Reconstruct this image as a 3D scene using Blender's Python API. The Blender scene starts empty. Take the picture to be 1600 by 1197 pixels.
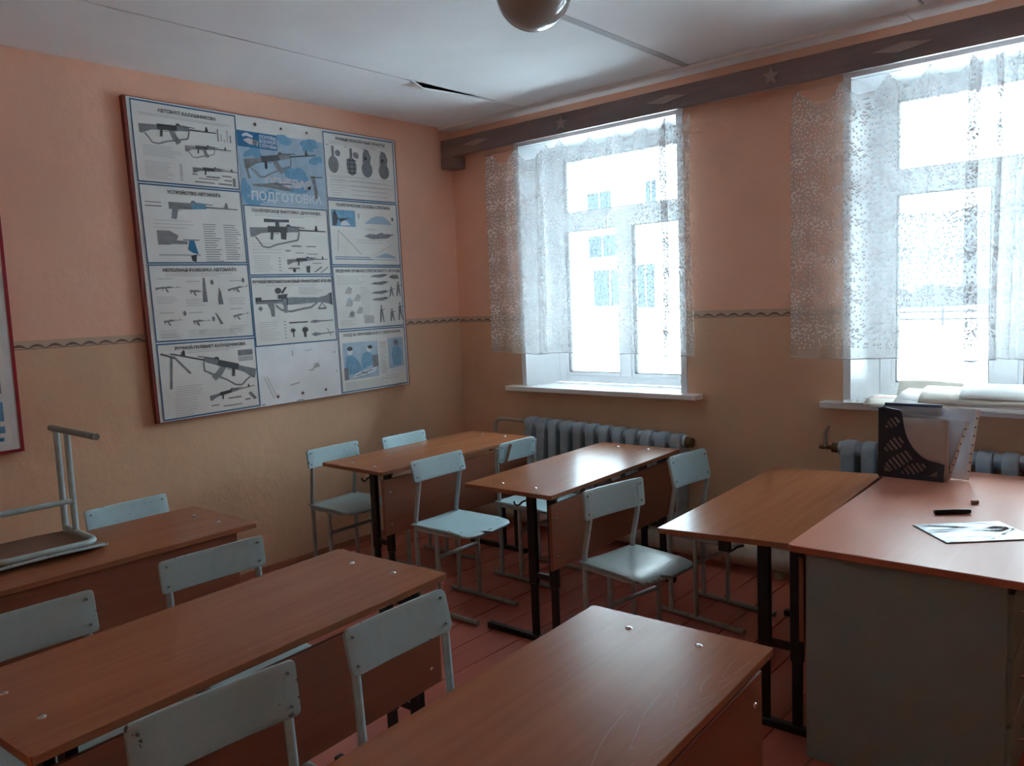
import bpy, bmesh, math, random
from mathutils import Matrix, Vector

# ------------------------------------------------------------------ camera, world, light, exposure
SC = bpy.context.scene
COL = SC.collection
CAM_H = 1.552
cam_d = bpy.data.cameras.new('camera')
cam_d.sensor_fit = 'HORIZONTAL'; cam_d.sensor_width = 36.0; cam_d.lens = 28.046
cam_d.clip_start = 0.02; cam_d.clip_end = 2000
cam = bpy.data.objects.new('camera', cam_d); COL.objects.link(cam)
_R = ((0.75561, -0.03542, 0.65406), (0.65374, 0.10314, -0.74965), (-0.04091, 0.99404, 0.10109))
cam.matrix_world = Matrix.Translation((0, 0, CAM_H)) @ Matrix(_R).to_4x4()
SC.camera = cam

SKY_COL = (0.72, 0.90, 1.0)
SKY_STR = 2.0
world = bpy.data.worlds.new('overcast_sky'); SC.world = world
world.use_nodes = True
_wt = world.node_tree; _bg = _wt.nodes['Background']
_bg.inputs['Color'].default_value = (*SKY_COL, 1)
# CIE standard overcast sky: luminance (1 + 2 sin(elevation)) / 3 of the zenith value
_tc = _wt.nodes.new('ShaderNodeTexCoord'); _sx = _wt.nodes.new('ShaderNodeSeparateXYZ'); _wt.links.new(_tc.outputs['Generated'], _sx.inputs[0])
_mx = _wt.nodes.new('ShaderNodeMath'); _mx.operation = 'MAXIMUM'; _mx.inputs[1].default_value = 0.0; _wt.links.new(_sx.outputs['Z'], _mx.inputs[0])
_ma = _wt.nodes.new('ShaderNodeMath'); _ma.operation = 'MULTIPLY_ADD'; _ma.inputs[1].default_value = 2 * SKY_STR / 3; _ma.inputs[2].default_value = SKY_STR / 3
_wt.links.new(_mx.outputs[0], _ma.inputs[0]); _wt.links.new(_ma.outputs[0], _bg.inputs['Strength'])

SC.view_settings.view_transform = 'Standard'
SC.view_settings.look = 'None'
SC.view_settings.gamma = 1.0
SC.view_settings.use_curve_mapping = False
SC.view_settings.exposure = 4.46
try:
    SC.cycles.use_denoising = True
    SC.cycles.transparent_max_bounces = 24
    SC.cycles.max_bounces = 12
    SC.cycles.diffuse_bounces = 9
    SC.cycles.use_adaptive_sampling = True
    SC.cycles.adaptive_threshold = 0.02
    SC.cycles.glossy_bounces = 4
    SC.cycles.caustics_reflective = False
    SC.cycles.caustics_refractive = False
    SC.cycles.sample_clamp_indirect = 8.0
except Exception:
    pass

def portal(name, x0, x1, z0, z1, y):
    l = bpy.data.lights.new(name, 'AREA'); l.shape = 'RECTANGLE'
    l.size = x1 - x0; l.size_y = z1 - z0
    l.cycles.is_portal = True
    o = bpy.data.objects.new(name, l); COL.objects.link(o)
    o.location = ((x0 + x1) / 2, y, (z0 + z1) / 2)
    o.rotation_euler = (math.radians(-90), 0, 0)
    return o
portal('sky_portal', -3.5, -2.38, 0.98, 2.6, 4.66)
portal('sky_portal', -1.33, -0.14, 0.98, 2.6, 4.66)

# ------------------------------------------------------------------ helpers
K = 1.036
rnd = random.Random(7)

def nodes_of(name):
    m = bpy.data.materials.new(name); m.use_nodes = True
    nt = m.node_tree
    return m, nt, nt.nodes['Principled BSDF']

def N(nt, t, **kw):
    n = nt.nodes.new(t)
    for k, v in kw.items():
        if k in ('operation', 'blend_type', 'data_type', 'feature', 'wave_type', 'bands_direction', 'noise_dimensions',
                 'voronoi_dimensions', 'interpolation_type', 'distance', 'wave_profile'):
            setattr(n, k, v)
        else:
            n.inputs[k].default_value = v
    return n

def math_n(nt, op, a, b=None, c=None):
    n = nt.nodes.new('ShaderNodeMath'); n.operation = op
    for i, v in enumerate((a, b, c)):
        if v is None: continue
        if isinstance(v, (int, float)): n.inputs[i].default_value = v
        else: nt.links.new(v, n.inputs[i])
    return n.outputs[0]

def ramp(nt, fac, stops):
    r = nt.nodes.new('ShaderNodeValToRGB'); nt.links.new(fac, r.inputs[0])
    e = r.color_ramp.elements
    while len(e) < len(stops): e.new(0.5)
    for k, (p, c) in enumerate(stops):
        e[k].position = p; e[k].color = (*c, 1) if len(c) == 3 else c
    return r.outputs['Color']

def coords(nt, kind='Object', scale=(1, 1, 1), offset_random=False):
    tc = nt.nodes.new('ShaderNodeTexCoord')
    mp = nt.nodes.new('ShaderNodeMapping'); mp.inputs['Scale'].default_value = scale
    nt.links.new(tc.outputs[kind], mp.inputs['Vector'])
    if offset_random:
        oi = nt.nodes.new('ShaderNodeObjectInfo')
        mul = nt.nodes.new('ShaderNodeVectorMath'); mul.operation = 'SCALE'; mul.inputs['Scale'].default_value = 37.0
        cmb = nt.nodes.new('ShaderNodeCombineXYZ')
        for k in range(3): nt.links.new(oi.outputs['Random'], cmb.inputs[k])
        nt.links.new(cmb.outputs[0], mul.inputs[0]); nt.links.new(mul.outputs[0], mp.inputs['Location'])
    return mp.outputs[0]

def bump_to(nt, bsdf, height, strength, distance=0.01):
    b = nt.nodes.new('ShaderNodeBump'); b.inputs['Strength'].default_value = strength; b.inputs['Distance'].default_value = distance
    nt.links.new(height, b.inputs['Height']); nt.links.new(b.outputs[0], bsdf.inputs['Normal'])

def plain(name, col, rough=0.5, metal=0.0, vary=0.0, scale=20.0, bump=0.0, spec=None):
    m, nt, b = nodes_of(name)
    b.inputs['Roughness'].default_value = rough; b.inputs['Metallic'].default_value = metal
    if spec is not None: b.inputs['Specular IOR Level'].default_value = spec
    v = coords(nt, 'Object', (1, 1, 1), True)
    n = N(nt, 'ShaderNodeTexNoise', Scale=scale, Detail=4.0); nt.links.new(v, n.inputs['Vector'])
    lo = tuple(c * (1 - vary) for c in col); hi = tuple(min(1, c * (1 + vary)) for c in col)
    c = ramp(nt, n.outputs['Fac'], [(0.3, lo), (0.7, hi)])
    nt.links.new(c, b.inputs['Base Color'])
    if bump: bump_to(nt, b, n.outputs['Fac'], bump)
    return m

def wood(name, dark, light, rough=0.35, axis=1, fine=1.0, bump=0.03, coat=0.0, spec=0.5):
    m, nt, b = nodes_of(name)
    s = [38.0 * fine, 38.0 * fine, 38.0 * fine]; s[axis] = 1.6
    v = coords(nt, 'Object', tuple(s), True)
    n1 = N(nt, 'ShaderNodeTexNoise', Scale=1.0, Detail=6.0, Roughness=0.6, Distortion=0.6); nt.links.new(v, n1.inputs['Vector'])
    s2 = [4.0, 4.0, 4.0]; s2[axis] = 0.7
    v2 = coords(nt, 'Object', tuple(s2), True)
    n2 = N(nt, 'ShaderNodeTexNoise', Scale=1.0, Detail=3.0); nt.links.new(v2, n2.inputs['Vector'])
    f = math_n(nt, 'ADD', math_n(nt, 'MULTIPLY', n1.outputs['Fac'], 0.6), math_n(nt, 'MULTIPLY', n2.outputs['Fac'], 0.4))
    c = ramp(nt, f, [(0.32, dark), (0.68, light)])
    nt.links.new(c, b.inputs['Base Color'])
    b.inputs['Roughness'].default_value = rough; b.inputs['Specular IOR Level'].default_value = spec
    if coat:
        b.inputs['Coat Weight'].default_value = coat; b.inputs['Coat Roughness'].default_value = 0.12
    n3 = N(nt, 'ShaderNodeTexNoise', Scale=7.0, Detail=2.0); nt.links.new(coords(nt, 'Object'), n3.inputs['Vector'])
    bump_to(nt, b, math_n(nt, 'ADD', math_n(nt, 'MULTIPLY', n1.outputs['Fac'], 0.4), n3.outputs['Fac']), bump, 0.01)
    return m

def wall_paint(name, upper, lower, split):
    m, nt, b = nodes_of(name)
    tc = nt.nodes.new('ShaderNodeNewGeometry')
    sp = nt.nodes.new('ShaderNodeSeparateXYZ'); nt.links.new(tc.outputs['Position'], sp.inputs[0])
    gt = math_n(nt, 'GREATER_THAN', sp.outputs['Z'], split)
    n = N(nt, 'ShaderNodeTexNoise', Scale=2.2, Detail=5.0, Roughness=0.6); nt.links.new(tc.outputs['Position'], n.inputs['Vector'])
    up = ramp(nt, n.outputs['Fac'], [(0.3, tuple(c * 0.93 for c in upper)), (0.7, tuple(min(1, c * 1.05) for c in upper))])
    lw = ramp(nt, n.outputs['Fac'], [(0.3, tuple(c * 0.92 for c in lower)), (0.7, tuple(min(1, c * 1.05) for c in lower))])
    mx = nt.nodes.new('ShaderNodeMix'); mx.data_type = 'RGBA'
    nt.links.new(gt, mx.inputs['Factor']); nt.links.new(lw, mx.inputs['A']); nt.links.new(up, mx.inputs['B'])
    nt.links.new(mx.outputs['Result'], b.inputs['Base Color'])
    b.inputs['Roughness'].default_value = 0.62
    n2 = N(nt, 'ShaderNodeTexNoise', Scale=14.0, Detail=6.0, Roughness=0.7); nt.links.new(tc.outputs['Position'], n2.inputs['Vector'])
    n3 = N(nt, 'ShaderNodeTexNoise', Scale=3.0, Detail=2.0); nt.links.new(tc.outputs['Position'], n3.inputs['Vector'])
    bump_to(nt, b, math_n(nt, 'ADD', n2.outputs['Fac'], math_n(nt, 'MULTIPLY', n3.outputs['Fac'], 1.5)), 0.35, 0.012)
    return m

def chipped(name, col, chip, rough=0.3, amount=0.66, spec=0.10):
    m, nt, b = nodes_of(name)
    v = coords(nt, 'Object', (1, 1, 1), True)
    n = N(nt, 'ShaderNodeTexNoise', Scale=34.0, Detail=6.0, Roughness=0.7); nt.links.new(v, n.inputs['Vector'])
    g = nt.nodes.new('ShaderNodeNewGeometry')
    edge = math_n(nt, 'MULTIPLY', math_n(nt, 'MAXIMUM', math_n(nt, 'SUBTRACT', g.outputs['Pointiness'], 0.5), 0.0), 1.5)
    f = math_n(nt, 'ADD', n.outputs['Fac'], edge)
    lo = tuple(c * 0.9 for c in col)
    c = ramp(nt, f, [(0.25, lo), (amount - 0.01, col), (amount + 0.01, chip), (1.0, chip)])
    nt.links.new(c, b.inputs['Base Color'])
    b.inputs['Roughness'].default_value = rough; b.inputs['Specular IOR Level'].default_value = spec
    bump_to(nt, b, n.outputs['Fac'], 0.08, 0.004)
    return m

def emissive(name, col, s):
    m, nt, b = nodes_of(name)
    b.inputs['Emission Color'].default_value = (*col, 1); b.inputs['Emission Strength'].default_value = s
    return m

class MB:
    """collects shapes for one mesh"""
    def __init__(self): self.v = []; self.f = []; self.smooth = []
    def add(self, vs, fs, smooth=False):
        o = len(self.v); self.v += [tuple(p) for p in vs]
        self.f += [tuple(i + o for i in q) for q in fs]; self.smooth += [smooth] * len(fs)
        return self
    def box(self, x0, x1, y0, y1, z0, z1):
        return self.add([(x0, y0, z0), (x1, y0, z0), (x1, y1, z0), (x0, y1, z0), (x0, y0, z1), (x1, y0, z1), (x1, y1, z1), (x0, y1, z1)],
                        [(3, 2, 1, 0), (4, 5, 6, 7), (0, 1, 5, 4), (1, 2, 6, 5), (2, 3, 7, 6), (3, 0, 4, 7)])
    def tube(self, pts, r, n=10, caps=True):
        pts = [Vector(p) for p in pts]
        rs = r if isinstance(r, (list, tuple)) else [r] * len(pts)
        rings = []; ref = None
        for i, p in enumerate(pts):
            d = ((pts[min(i + 1, len(pts) - 1)] - p).normalized() + (p - pts[max(i - 1, 0)]).normalized())
            d = d.normalized() if d.length > 1e-6 else Vector((0, 0, 1))
            if ref is None:
                ref = d.orthogonal().normalized()
            ref = (ref - d * ref.dot(d)).normalized(); b = d.cross(ref)
            rings.append([p + (ref * math.cos(2 * math.pi * k / n) + b * math.sin(2 * math.pi * k / n)) * rs[i] for k in range(n)])
        vs = [q for g in rings for q in g]; fs = []
        for i in range(len(pts) - 1):
            for k in range(n):
                a = i * n + k; c = i * n + (k + 1) % n
                fs.append((a, c, c + n, a + n))
        self.add(vs, fs, True)
        if caps:
            self.add(rings[0], [tuple(range(n))[::-1]]); self.add(rings[-1], [tuple(range(n))])
        return self
    def prism(self, poly, axis, a, b):
        """polygon in the plane normal to axis (other two coordinates in order), extruded from a to b"""
        def P(u, w, t):
            return ((t, u, w), (u, t, w), (u, w, t))[axis]
        n = len(poly)
        self.add([P(u, w, a) for u, w in poly] + [P(u, w, b) for u, w in poly],
                 [tuple(range(n))[::-1], tuple(range(n, 2 * n))] + [(i, (i + 1) % n, n + (i + 1) % n, n + i) for i in range(n)])
        return self
    def lathe(self, prof, n=24, cx=0, cy=0):
        vs = [(cx + r * math.cos(2 * math.pi * k / n), cy + r * math.sin(2 * math.pi * k / n), z) for r, z in prof for k in range(n)]
        fs = [(i * n + k, i * n + (k + 1) % n, (i + 1) * n + (k + 1) % n, (i + 1) * n + k) for i in range(len(prof) - 1) for k in range(n)]
        return self.add(vs, fs, True)
    def mesh(self, name, bevel=0.0, seg=2):
        me = bpy.data.meshes.new(name)
        me.from_pydata(self.v, [], self.f)
        me.polygons.foreach_set('use_smooth', self.smooth)
        bm = bmesh.new(); bm.from_mesh(me)
        bmesh.ops.recalc_face_normals(bm, faces=bm.faces)
        if bevel:
            es = [e for e in bm.edges if len(e.link_faces) == 2 and e.calc_face_angle(0) > 0.6]
            bmesh.ops.bevel(bm, geom=es, offset=bevel, segments=seg, profile=0.5, affect='EDGES', clamp_overlap=True)
        bm.to_mesh(me); bm.free()
        return me
    def build(self, name, mat, parent=None, bevel=0.0, seg=2):
        return put(name, self.mesh(name, bevel, seg), mat, parent)

def put(name, me, mat, parent=None, loc=None, rot=None):
    o = bpy.data.objects.new(name, me); COL.objects.link(o)
    if mat is not None and hasattr(me, 'materials') and not me.materials: me.materials.append(mat)
    if parent is not None: o.parent = parent
    if loc is not None: o.location = loc
    if rot is not None: o.rotation_euler = rot
    return o

def tag(o, label=None, cat=None, group=None, kind=None):
    if label: o['label'] = label
    if cat: o['category'] = cat
    if group: o['group'] = group
    if kind: o['kind'] = kind
    return o

def empty(name, loc=(0, 0, 0), rz=0.0):
    o = bpy.data.objects.new(name, None); COL.objects.link(o); o.location = loc; o.rotation_euler = (0, 0, rz)
    o.empty_display_size = 0.1
    return o

def copy_tree(o, parent=None):
    c = o.copy(); COL.objects.link(c); c.parent = parent
    for ch in o.children: copy_tree(ch, c)
    return c

# ------------------------------------------------------------------ materials
M = {}
M['wall'] = wall_paint('wall_paint', (0.93, 0.55, 0.385), (0.76, 0.495, 0.31), 1.44)
M['ceiling'] = plain('ceiling_white', (0.90, 0.905, 0.90), 0.8, vary=0.03, scale=3)
M['void'] = plain('ceiling_void', (0.22, 0.20, 0.19), 0.9)
M['floor'] = wood('floor_red_paint', (0.45, 0.122, 0.086), (0.54, 0.158, 0.112), 0.30, axis=1, fine=0.5, bump=0.06, spec=0.25)
M['floor_gap'] = plain('floor_gap', (0.03, 0.012, 0.010), 0.9)
M['skirting'] = plain('skirting_paint', (0.42, 0.20, 0.12), 0.5, vary=0.1)
M['plastic'] = plain('white_plastic', (0.82, 0.83, 0.84), 0.35, vary=0.02)
M['sillm'] = plain('sill_plastic', (0.84, 0.84, 0.84), 0.25, vary=0.02)
M['gasket'] = plain('gasket', (0.05, 0.05, 0.05), 0.6)
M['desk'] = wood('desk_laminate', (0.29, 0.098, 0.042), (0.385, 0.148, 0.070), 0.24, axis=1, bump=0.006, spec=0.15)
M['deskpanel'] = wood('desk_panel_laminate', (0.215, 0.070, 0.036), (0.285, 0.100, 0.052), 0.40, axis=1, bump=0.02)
M['deskedge'] = wood('desk_edge', (0.26, 0.095, 0.038), (0.34, 0.13, 0.055), 0.45, axis=1)
M['black'] = plain('black_metal', (0.012, 0.012, 0.013), 0.35, vary=0.2)
M['chrome'] = plain('bright_metal', (0.75, 0.74, 0.72), 0.25, 1.0)
M['chairblue'] = chipped('blue_chair_paint', (0.50, 0.70, 0.75), (0.12, 0.095, 0.075), 0.24, 0.69)
M['chairpale'] = chipped('pale_chair_paint', (0.38, 0.475, 0.48), (0.12, 0.095, 0.075), 0.30, 0.685)
M['tube'] = plain('grey_tube_paint', (0.40, 0.45, 0.45), 0.32, vary=0.12, scale=30)
M['tubeblue'] = plain('blue_tube_paint', (0.44, 0.57, 0.59), 0.30, vary=0.12, scale=30)
M['rivet'] = plain('rivet_grey', (0.17, 0.20, 0.20), 0.4)
M['footbar'] = plain('foot_bar_paint', (0.30, 0.30, 0.275), 0.38, vary=0.15, scale=30)
M['barepl'] = wood('bare_plywood', (0.16, 0.075, 0.045), (0.26, 0.13, 0.075), 0.6, axis=1)
M['tdesk'] = wood('teacher_desk_laminate', (0.60, 0.245, 0.165), (0.65, 0.28, 0.195), 0.36, axis=1, bump=0.008, spec=0.20)
M['tedge'] = plain('teacher_desk_edge', (0.42, 0.13, 0.075), 0.4)
M['tside'] = plain('teacher_desk_side', (0.235, 0.295, 0.285), 0.5, vary=0.05, scale=8)
M['radiator'] = plain('radiator_paint_sky_tint', (0.37, 0.475, 0.54), 0.42, vary=0.10, scale=14, bump=0.05)  # grey paint with the blue of the sky light put into its colour
M['pipe'] = plain('pipe_paint', (0.50, 0.42, 0.34), 0.45, vary=0.15, scale=12, bump=0.05)
M['rust'] = plain('old_brass', (0.20, 0.13, 0.07), 0.35, 0.8, vary=0.3)
M['beam'] = wood('dark_stained_plank', (0.175, 0.125, 0.122), (0.30, 0.205, 0.185), 0.34, axis=0, fine=0.4, bump=0.05)
M['beamdecor'] = wood('pale_wood_applique', (0.36, 0.26, 0.225), (0.42, 0.31, 0.265), 0.4, axis=0)
M['redframe'] = plain('red_frame', (0.23, 0.045, 0.032), 0.45, vary=0.15)
M['redframe2'] = plain('crimson_frame', (0.36, 0.020, 0.035), 0.4, vary=0.1)
M['boardwhite'] = plain('board_white', (0.76, 0.78, 0.78), 0.55, vary=0.06, scale=9)
M['paper'] = plain('poster_paper', (0.80, 0.80, 0.765), 0.45, vary=0.05, scale=5)
M['blankpaper'] = plain('blank_sheet', (0.84, 0.87, 0.89), 0.5, vary=0.06, scale=6)
M['ink'] = plain('ink_dark', (0.06, 0.065, 0.075), 0.5)
M['inkmid'] = plain('ink_mid', (0.22, 0.235, 0.25), 0.5, vary=0.15, scale=40)
M['inklight'] = plain('ink_light', (0.46, 0.48, 0.48), 0.5, vary=0.08, scale=40)
M['inkblue'] = plain('ink_blue', (0.02, 0.17, 0.36), 0.45, vary=0.1)
M['inkmidblue'] = plain('ink_mid_blue', (0.16, 0.36, 0.56), 0.45, vary=0.15, scale=30)
M['inkpale'] = plain('ink_pale_blue', (0.38, 0.52, 0.64), 0.45, vary=0.1, scale=18)
M['inkteal'] = plain('ink_border', (0.03, 0.15, 0.29), 0.5)
M['inkwhite'] = plain('ink_white', (0.70, 0.75, 0.79), 0.5)
M['inkpink'] = plain('ink_pink', (0.68, 0.60, 0.62), 0.5, vary=0.1, scale=30)
M['starred'] = plain('star_red', (0.15, 0.02, 0.02), 0.4)
M['holder'] = plain('navy_plastic', (0.012, 0.022, 0.045), 0.35)
M['folder'] = plain('navy_folder', (0.03, 0.06, 0.14), 0.4)
M['sheet'] = plain('paper_sheet', (0.74, 0.72, 0.69), 0.6, vary=0.04, scale=8)
M['sheetgrey'] = plain('grey_paper', (0.46, 0.42, 0.40), 0.6, vary=0.06, scale=20)
M['cream'] = plain('cream_paper', (0.66, 0.60, 0.50), 0.6, vary=0.04)
M['pinkprint'] = plain('pink_print', (0.66, 0.44, 0.38), 0.5)
M['bluething'] = plain('blue_plastic', (0.01, 0.16, 0.50), 0.35)
M['marker'] = plain('marker_black', (0.012, 0.014, 0.02), 0.3)
M['chalk'] = plain('pinkish_chalk', (0.42, 0.26, 0.22), 0.7)
M['snow'] = plain('snow', (0.80, 0.84, 0.88), 0.8, vary=0.05, scale=0.6)
M['hill'] = plain('far_hill', (0.024, 0.028, 0.034), 0.9, vary=0.35, scale=0.03)
M['fencewood'] = plain('fence_wood', (0.026, 0.026, 0.030), 0.8, vary=0.2)
M['housewall'] = plain('pale_house_wall', (0.62, 0.64, 0.66), 0.8, vary=0.05)
M['housepane'] = plain('house_pane', (0.036, 0.050, 0.066), 0.6, spec=0.1)

def glass_mat():
    m = bpy.data.materials.new('window_glass'); m.use_nodes = True; nt = m.node_tree; nt.nodes.clear()
    out = nt.nodes.new('ShaderNodeOutputMaterial'); tr = nt.nodes.new('ShaderNodeBsdfTransparent'); gl = nt.nodes.new('ShaderNodeBsdfGlossy')
    tr.inputs['Color'].default_value = (0.96, 0.98, 0.98, 1); gl.inputs['Roughness'].default_value = 0.02
    fr = nt.nodes.new('ShaderNodeFresnel'); fr.inputs['IOR'].default_value = 1.45
    mx = nt.nodes.new('ShaderNodeMixShader'); nt.links.new(fr.outputs[0], mx.inputs[0]); nt.links.new(tr.outputs[0], mx.inputs[1]); nt.links.new(gl.outputs[0], mx.inputs[2])
    nt.links.new(mx.outputs[0], out.inputs[0]); return m
M['glass'] = glass_mat()

def film_mat():
    m = bpy.data.materials.new('clear_sleeve'); m.use_nodes = True; nt = m.node_tree; nt.nodes.clear()
    out = nt.nodes.new('ShaderNodeOutputMaterial'); tr = nt.nodes.new('ShaderNodeBsdfTransparent'); gl = nt.nodes.new('ShaderNodeBsdfPrincipled')
    gl.inputs['Base Color'].default_value = (0.62, 0.66, 0.72, 1); gl.inputs['Roughness'].default_value = 0.18
    mx = nt.nodes.new('ShaderNodeMixShader'); mx.inputs[0].default_value = 0.42
    nt.links.new(tr.outputs[0], mx.inputs[1]); nt.links.new(gl.outputs[0], mx.inputs[2]); nt.links.new(mx.outputs[0], out.inputs[0]); return m
M['film'] = film_mat()

def foil_mat():
    m, nt, b = nodes_of('silver_foil')
    b.inputs['Base Color'].default_value = (0.36, 0.38, 0.40, 1); b.inputs['Metallic'].default_value = 0.75; b.inputs['Roughness'].default_value = 0.40
    n = N(nt, 'ShaderNodeTexNoise', Scale=16.0, Detail=5.0, Distortion=1.5); nt.links.new(coords(nt, 'Object', (2.2, 0.8, 1)), n.inputs['Vector'])
    bump_to(nt, b, n.outputs['Fac'], 0.25, 0.006); return m
M['foil'] = foil_mat()

def globe_mat():
    m, nt, b = nodes_of('milk_glass')
    b.inputs['Base Color'].default_value = (0.36, 0.355, 0.325, 1); b.inputs['Roughness'].default_value = 0.05
    b.inputs['Subsurface Weight'].default_value = 0.0
    return m
M['globe'] = globe_mat()

def lace_mat():
    m = bpy.data.materials.new('white_lace'); m.use_nodes = True; nt = m.node_tree; nt.nodes.clear()
    out = nt.nodes.new('ShaderNodeOutputMaterial')
    uv = nt.nodes.new('ShaderNodeUVMap'); uv.uv_map = 'lace'
    sp = nt.nodes.new('ShaderNodeSeparateXYZ'); nt.links.new(uv.outputs[0], sp.inputs[0])
    u, v = sp.outputs['X'], sp.outputs['Y']
    # berries
    c1 = nt.nodes.new('ShaderNodeCombineXYZ'); nt.links.new(math_n(nt, 'MULTIPLY', u, 46.0), c1.inputs[0]); nt.links.new(math_n(nt, 'MULTIPLY', v, 42.0), c1.inputs[1])
    vo = N(nt, 'ShaderNodeTexVoronoi', voronoi_dimensions='2D', Scale=1.0, Randomness=0.75); nt.links.new(c1.outputs[0], vo.inputs['Vector'])
    dots = math_n(nt, 'MULTIPLY', math_n(nt, 'MINIMUM', math_n(nt, 'MAXIMUM', math_n(nt, 'MULTIPLY', math_n(nt, 'SUBTRACT', 0.29, vo.outputs['Distance']), 7.0), 0.0), 1.0), 1.0)
    # leaves in sprig bands
    def leaves(a, b, thr):
        c = nt.nodes.new('ShaderNodeCombineXYZ')
        nt.links.new(math_n(nt, 'ADD', math_n(nt, 'MULTIPLY', u, a), math_n(nt, 'MULTIPLY', v, b)), c.inputs[0])
        nt.links.new(math_n(nt, 'SUBTRACT', math_n(nt, 'MULTIPLY', v, a * 2.2), math_n(nt, 'MULTIPLY', u, b * 2.2)), c.inputs[1])
        w = N(nt, 'ShaderNodeTexVoronoi', voronoi_dimensions='2D', Scale=1.0, Randomness=0.9); nt.links.new(c.outputs[0], w.inputs['Vector'])
        return math_n(nt, 'MINIMUM', math_n(nt, 'MAXIMUM', math_n(nt, 'MULTIPLY', math_n(nt, 'SUBTRACT', thr + 0.03, w.outputs['Distance']), 11.0), 0.0), 1.0)
    lv = math_n(nt, 'MAXIMUM', leaves(21.0, 16.0, 0.28), leaves(24.0, -15.0, 0.25))
    fr = math_n(nt, 'FRACT', math_n(nt, 'MULTIPLY', math_n(nt, 'ADD', v, math_n(nt, 'MULTIPLY', math_n(nt, 'SINE', math_n(nt, 'MULTIPLY', u, 38.0)), 0.018)), 5.6))
    band = math_n(nt, 'LESS_THAN', math_n(nt, 'ABSOLUTE', math_n(nt, 'SUBTRACT', fr, 0.5)), 0.19)
    pat = math_n(nt, 'ADD', math_n(nt, 'MULTIPLY', lv, band), math_n(nt, 'MULTIPLY', dots, math_n(nt, 'SUBTRACT', 1.0, band)))
    body = math_n(nt, 'GREATER_THAN', v, 1.245)
    pat = math_n(nt, 'MULTIPLY', pat, body)
    hem = math_n(nt, 'LESS_THAN', v, 1.196)
    alpha = math_n(nt, 'MINIMUM', math_n(nt, 'ADD', 0.36, math_n(nt, 'MULTIPLY', pat, 0.59)), 1.0)
    alpha = math_n(nt, 'MINIMUM', math_n(nt, 'ADD', alpha, math_n(nt, 'MULTIPLY', hem, 0.25)), 1.0)
    di = nt.nodes.new('ShaderNodeBsdfDiffuse'); di.inputs['Color'].default_value = (0.80, 0.80, 0.80, 1)
    tl = nt.nodes.new('ShaderNodeBsdfTranslucent'); tl.inputs['Color'].default_value = (0.74, 0.75, 0.77, 1)
    m1 = nt.nodes.new('ShaderNodeMixShader'); nt.links.new(math_n(nt, 'ADD', 0.085, math_n(nt, 'MULTIPLY', pat, 0.025)), m1.inputs[0])
    nt.links.new(di.outputs[0], m1.inputs[1]); nt.links.new(tl.outputs[0], m1.inputs[2])
    tr = nt.nodes.new('ShaderNodeBsdfTransparent')
    mx = nt.nodes.new('ShaderNodeMixShader'); nt.links.new(alpha, mx.inputs[0]); nt.links.new(tr.outputs[0], mx.inputs[1]); nt.links.new(m1.outputs[0], mx.inputs[2])
    nt.links.new(mx.outputs[0], out.inputs[0]); return m
M['lace'] = lace_mat()

def border_mat():
    """printed paper border: cream strip with a row of dark leaf arcs"""
    m, nt, b = nodes_of('paper_border')
    uv = nt.nodes.new('ShaderNodeUVMap'); uv.uv_map = 'lace'
    sp = nt.nodes.new('ShaderNodeSeparateXYZ'); nt.links.new(uv.outputs[0], sp.inputs[0])
    u, v = sp.outputs['X'], sp.outputs['Y']
    f = math_n(nt, 'FRACT', math_n(nt, 'MULTIPLY', u, 12.6))
    arc = math_n(nt, 'MULTIPLY', math_n(nt, 'SINE', math_n(nt, 'MULTIPLY', f, math.pi)), 0.34)
    d = math_n(nt, 'SUBTRACT', v, math_n(nt, 'ADD', arc, 0.08))
    dark = math_n(nt, 'LESS_THAN', math_n(nt, 'ABSOLUTE', d), math_n(nt, 'ADD', 0.035, math_n(nt, 'MULTIPLY', arc, 0.36)))
    low = math_n(nt, 'LESS_THAN', v, 0.07)
    dk = math_n(nt, 'MAXIMUM', dark, low)
    n = N(nt, 'ShaderNodeTexNoise', Scale=90.0, Detail=3.0); nt.links.new(uv.outputs[0], n.inputs['Vector'])
    dk = math_n(nt, 'MULTIPLY', dk, math_n(nt, 'ADD', 0.45, n.outputs['Fac']))
    c = ramp(nt, dk, [(0.0, (0.62, 0.44, 0.32)), (0.95, (0.17, 0.12, 0.09))])
    nt.links.new(c, b.inputs['Base Color']); b.inputs['Roughness'].default_value = 0.6
    return m
M['border'] = border_mat()

def panel_uv(me, fn, name='lace'):
    ul = me.uv_layers.new(name=name)
    for l in me.loops:
        ul.data[l.index].uv = fn(me.vertices[l.vertex_index].co)

# ------------------------------------------------------------------ the room
XL, XR, YB, YW, ZC = -4.208, 1.10, -1.0, 4.258, 2.815
WT = 0.46
W1 = (-3.574, -2.362); W2 = (-1.383, -0.150); WZ = (0.969, 2.598)

def struct(o): o['kind'] = 'structure'; return o

# floor with planks
fl = struct(MB().box(XL, XR, YB, YW, -0.06, -0.022).build('floor', M['floor_gap']))
tag(fl, 'dark red painted plank floor of the classroom', 'floor')
PW = 0.176
pm = MB().box(-PW / 2 + 0.0022, PW / 2 - 0.0022, YB, YW, -0.022, 0.0).mesh('plank', 0.002, 1); pm.materials.append(M['floor'])
x = -1.925 * K + PW / 2 - PW * 13
while x - PW / 2 < XL: x += PW
put('plank', MB().box(XL, x - PW / 2 - 0.0022, YB, YW, -0.022, 0.0).mesh('plank_edge'), M['floor'], fl)
while x + PW / 2 < XR:
    p = put('plank', pm, None, fl); p.location = (x, 0, rnd.uniform(-0.0012, 0.0))
    x += PW
put('plank', MB().box(x - PW / 2 + 0.0022, XR, YB, YW, -0.022, 0.0).mesh('plank_edge'), M['floor'], fl)

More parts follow.
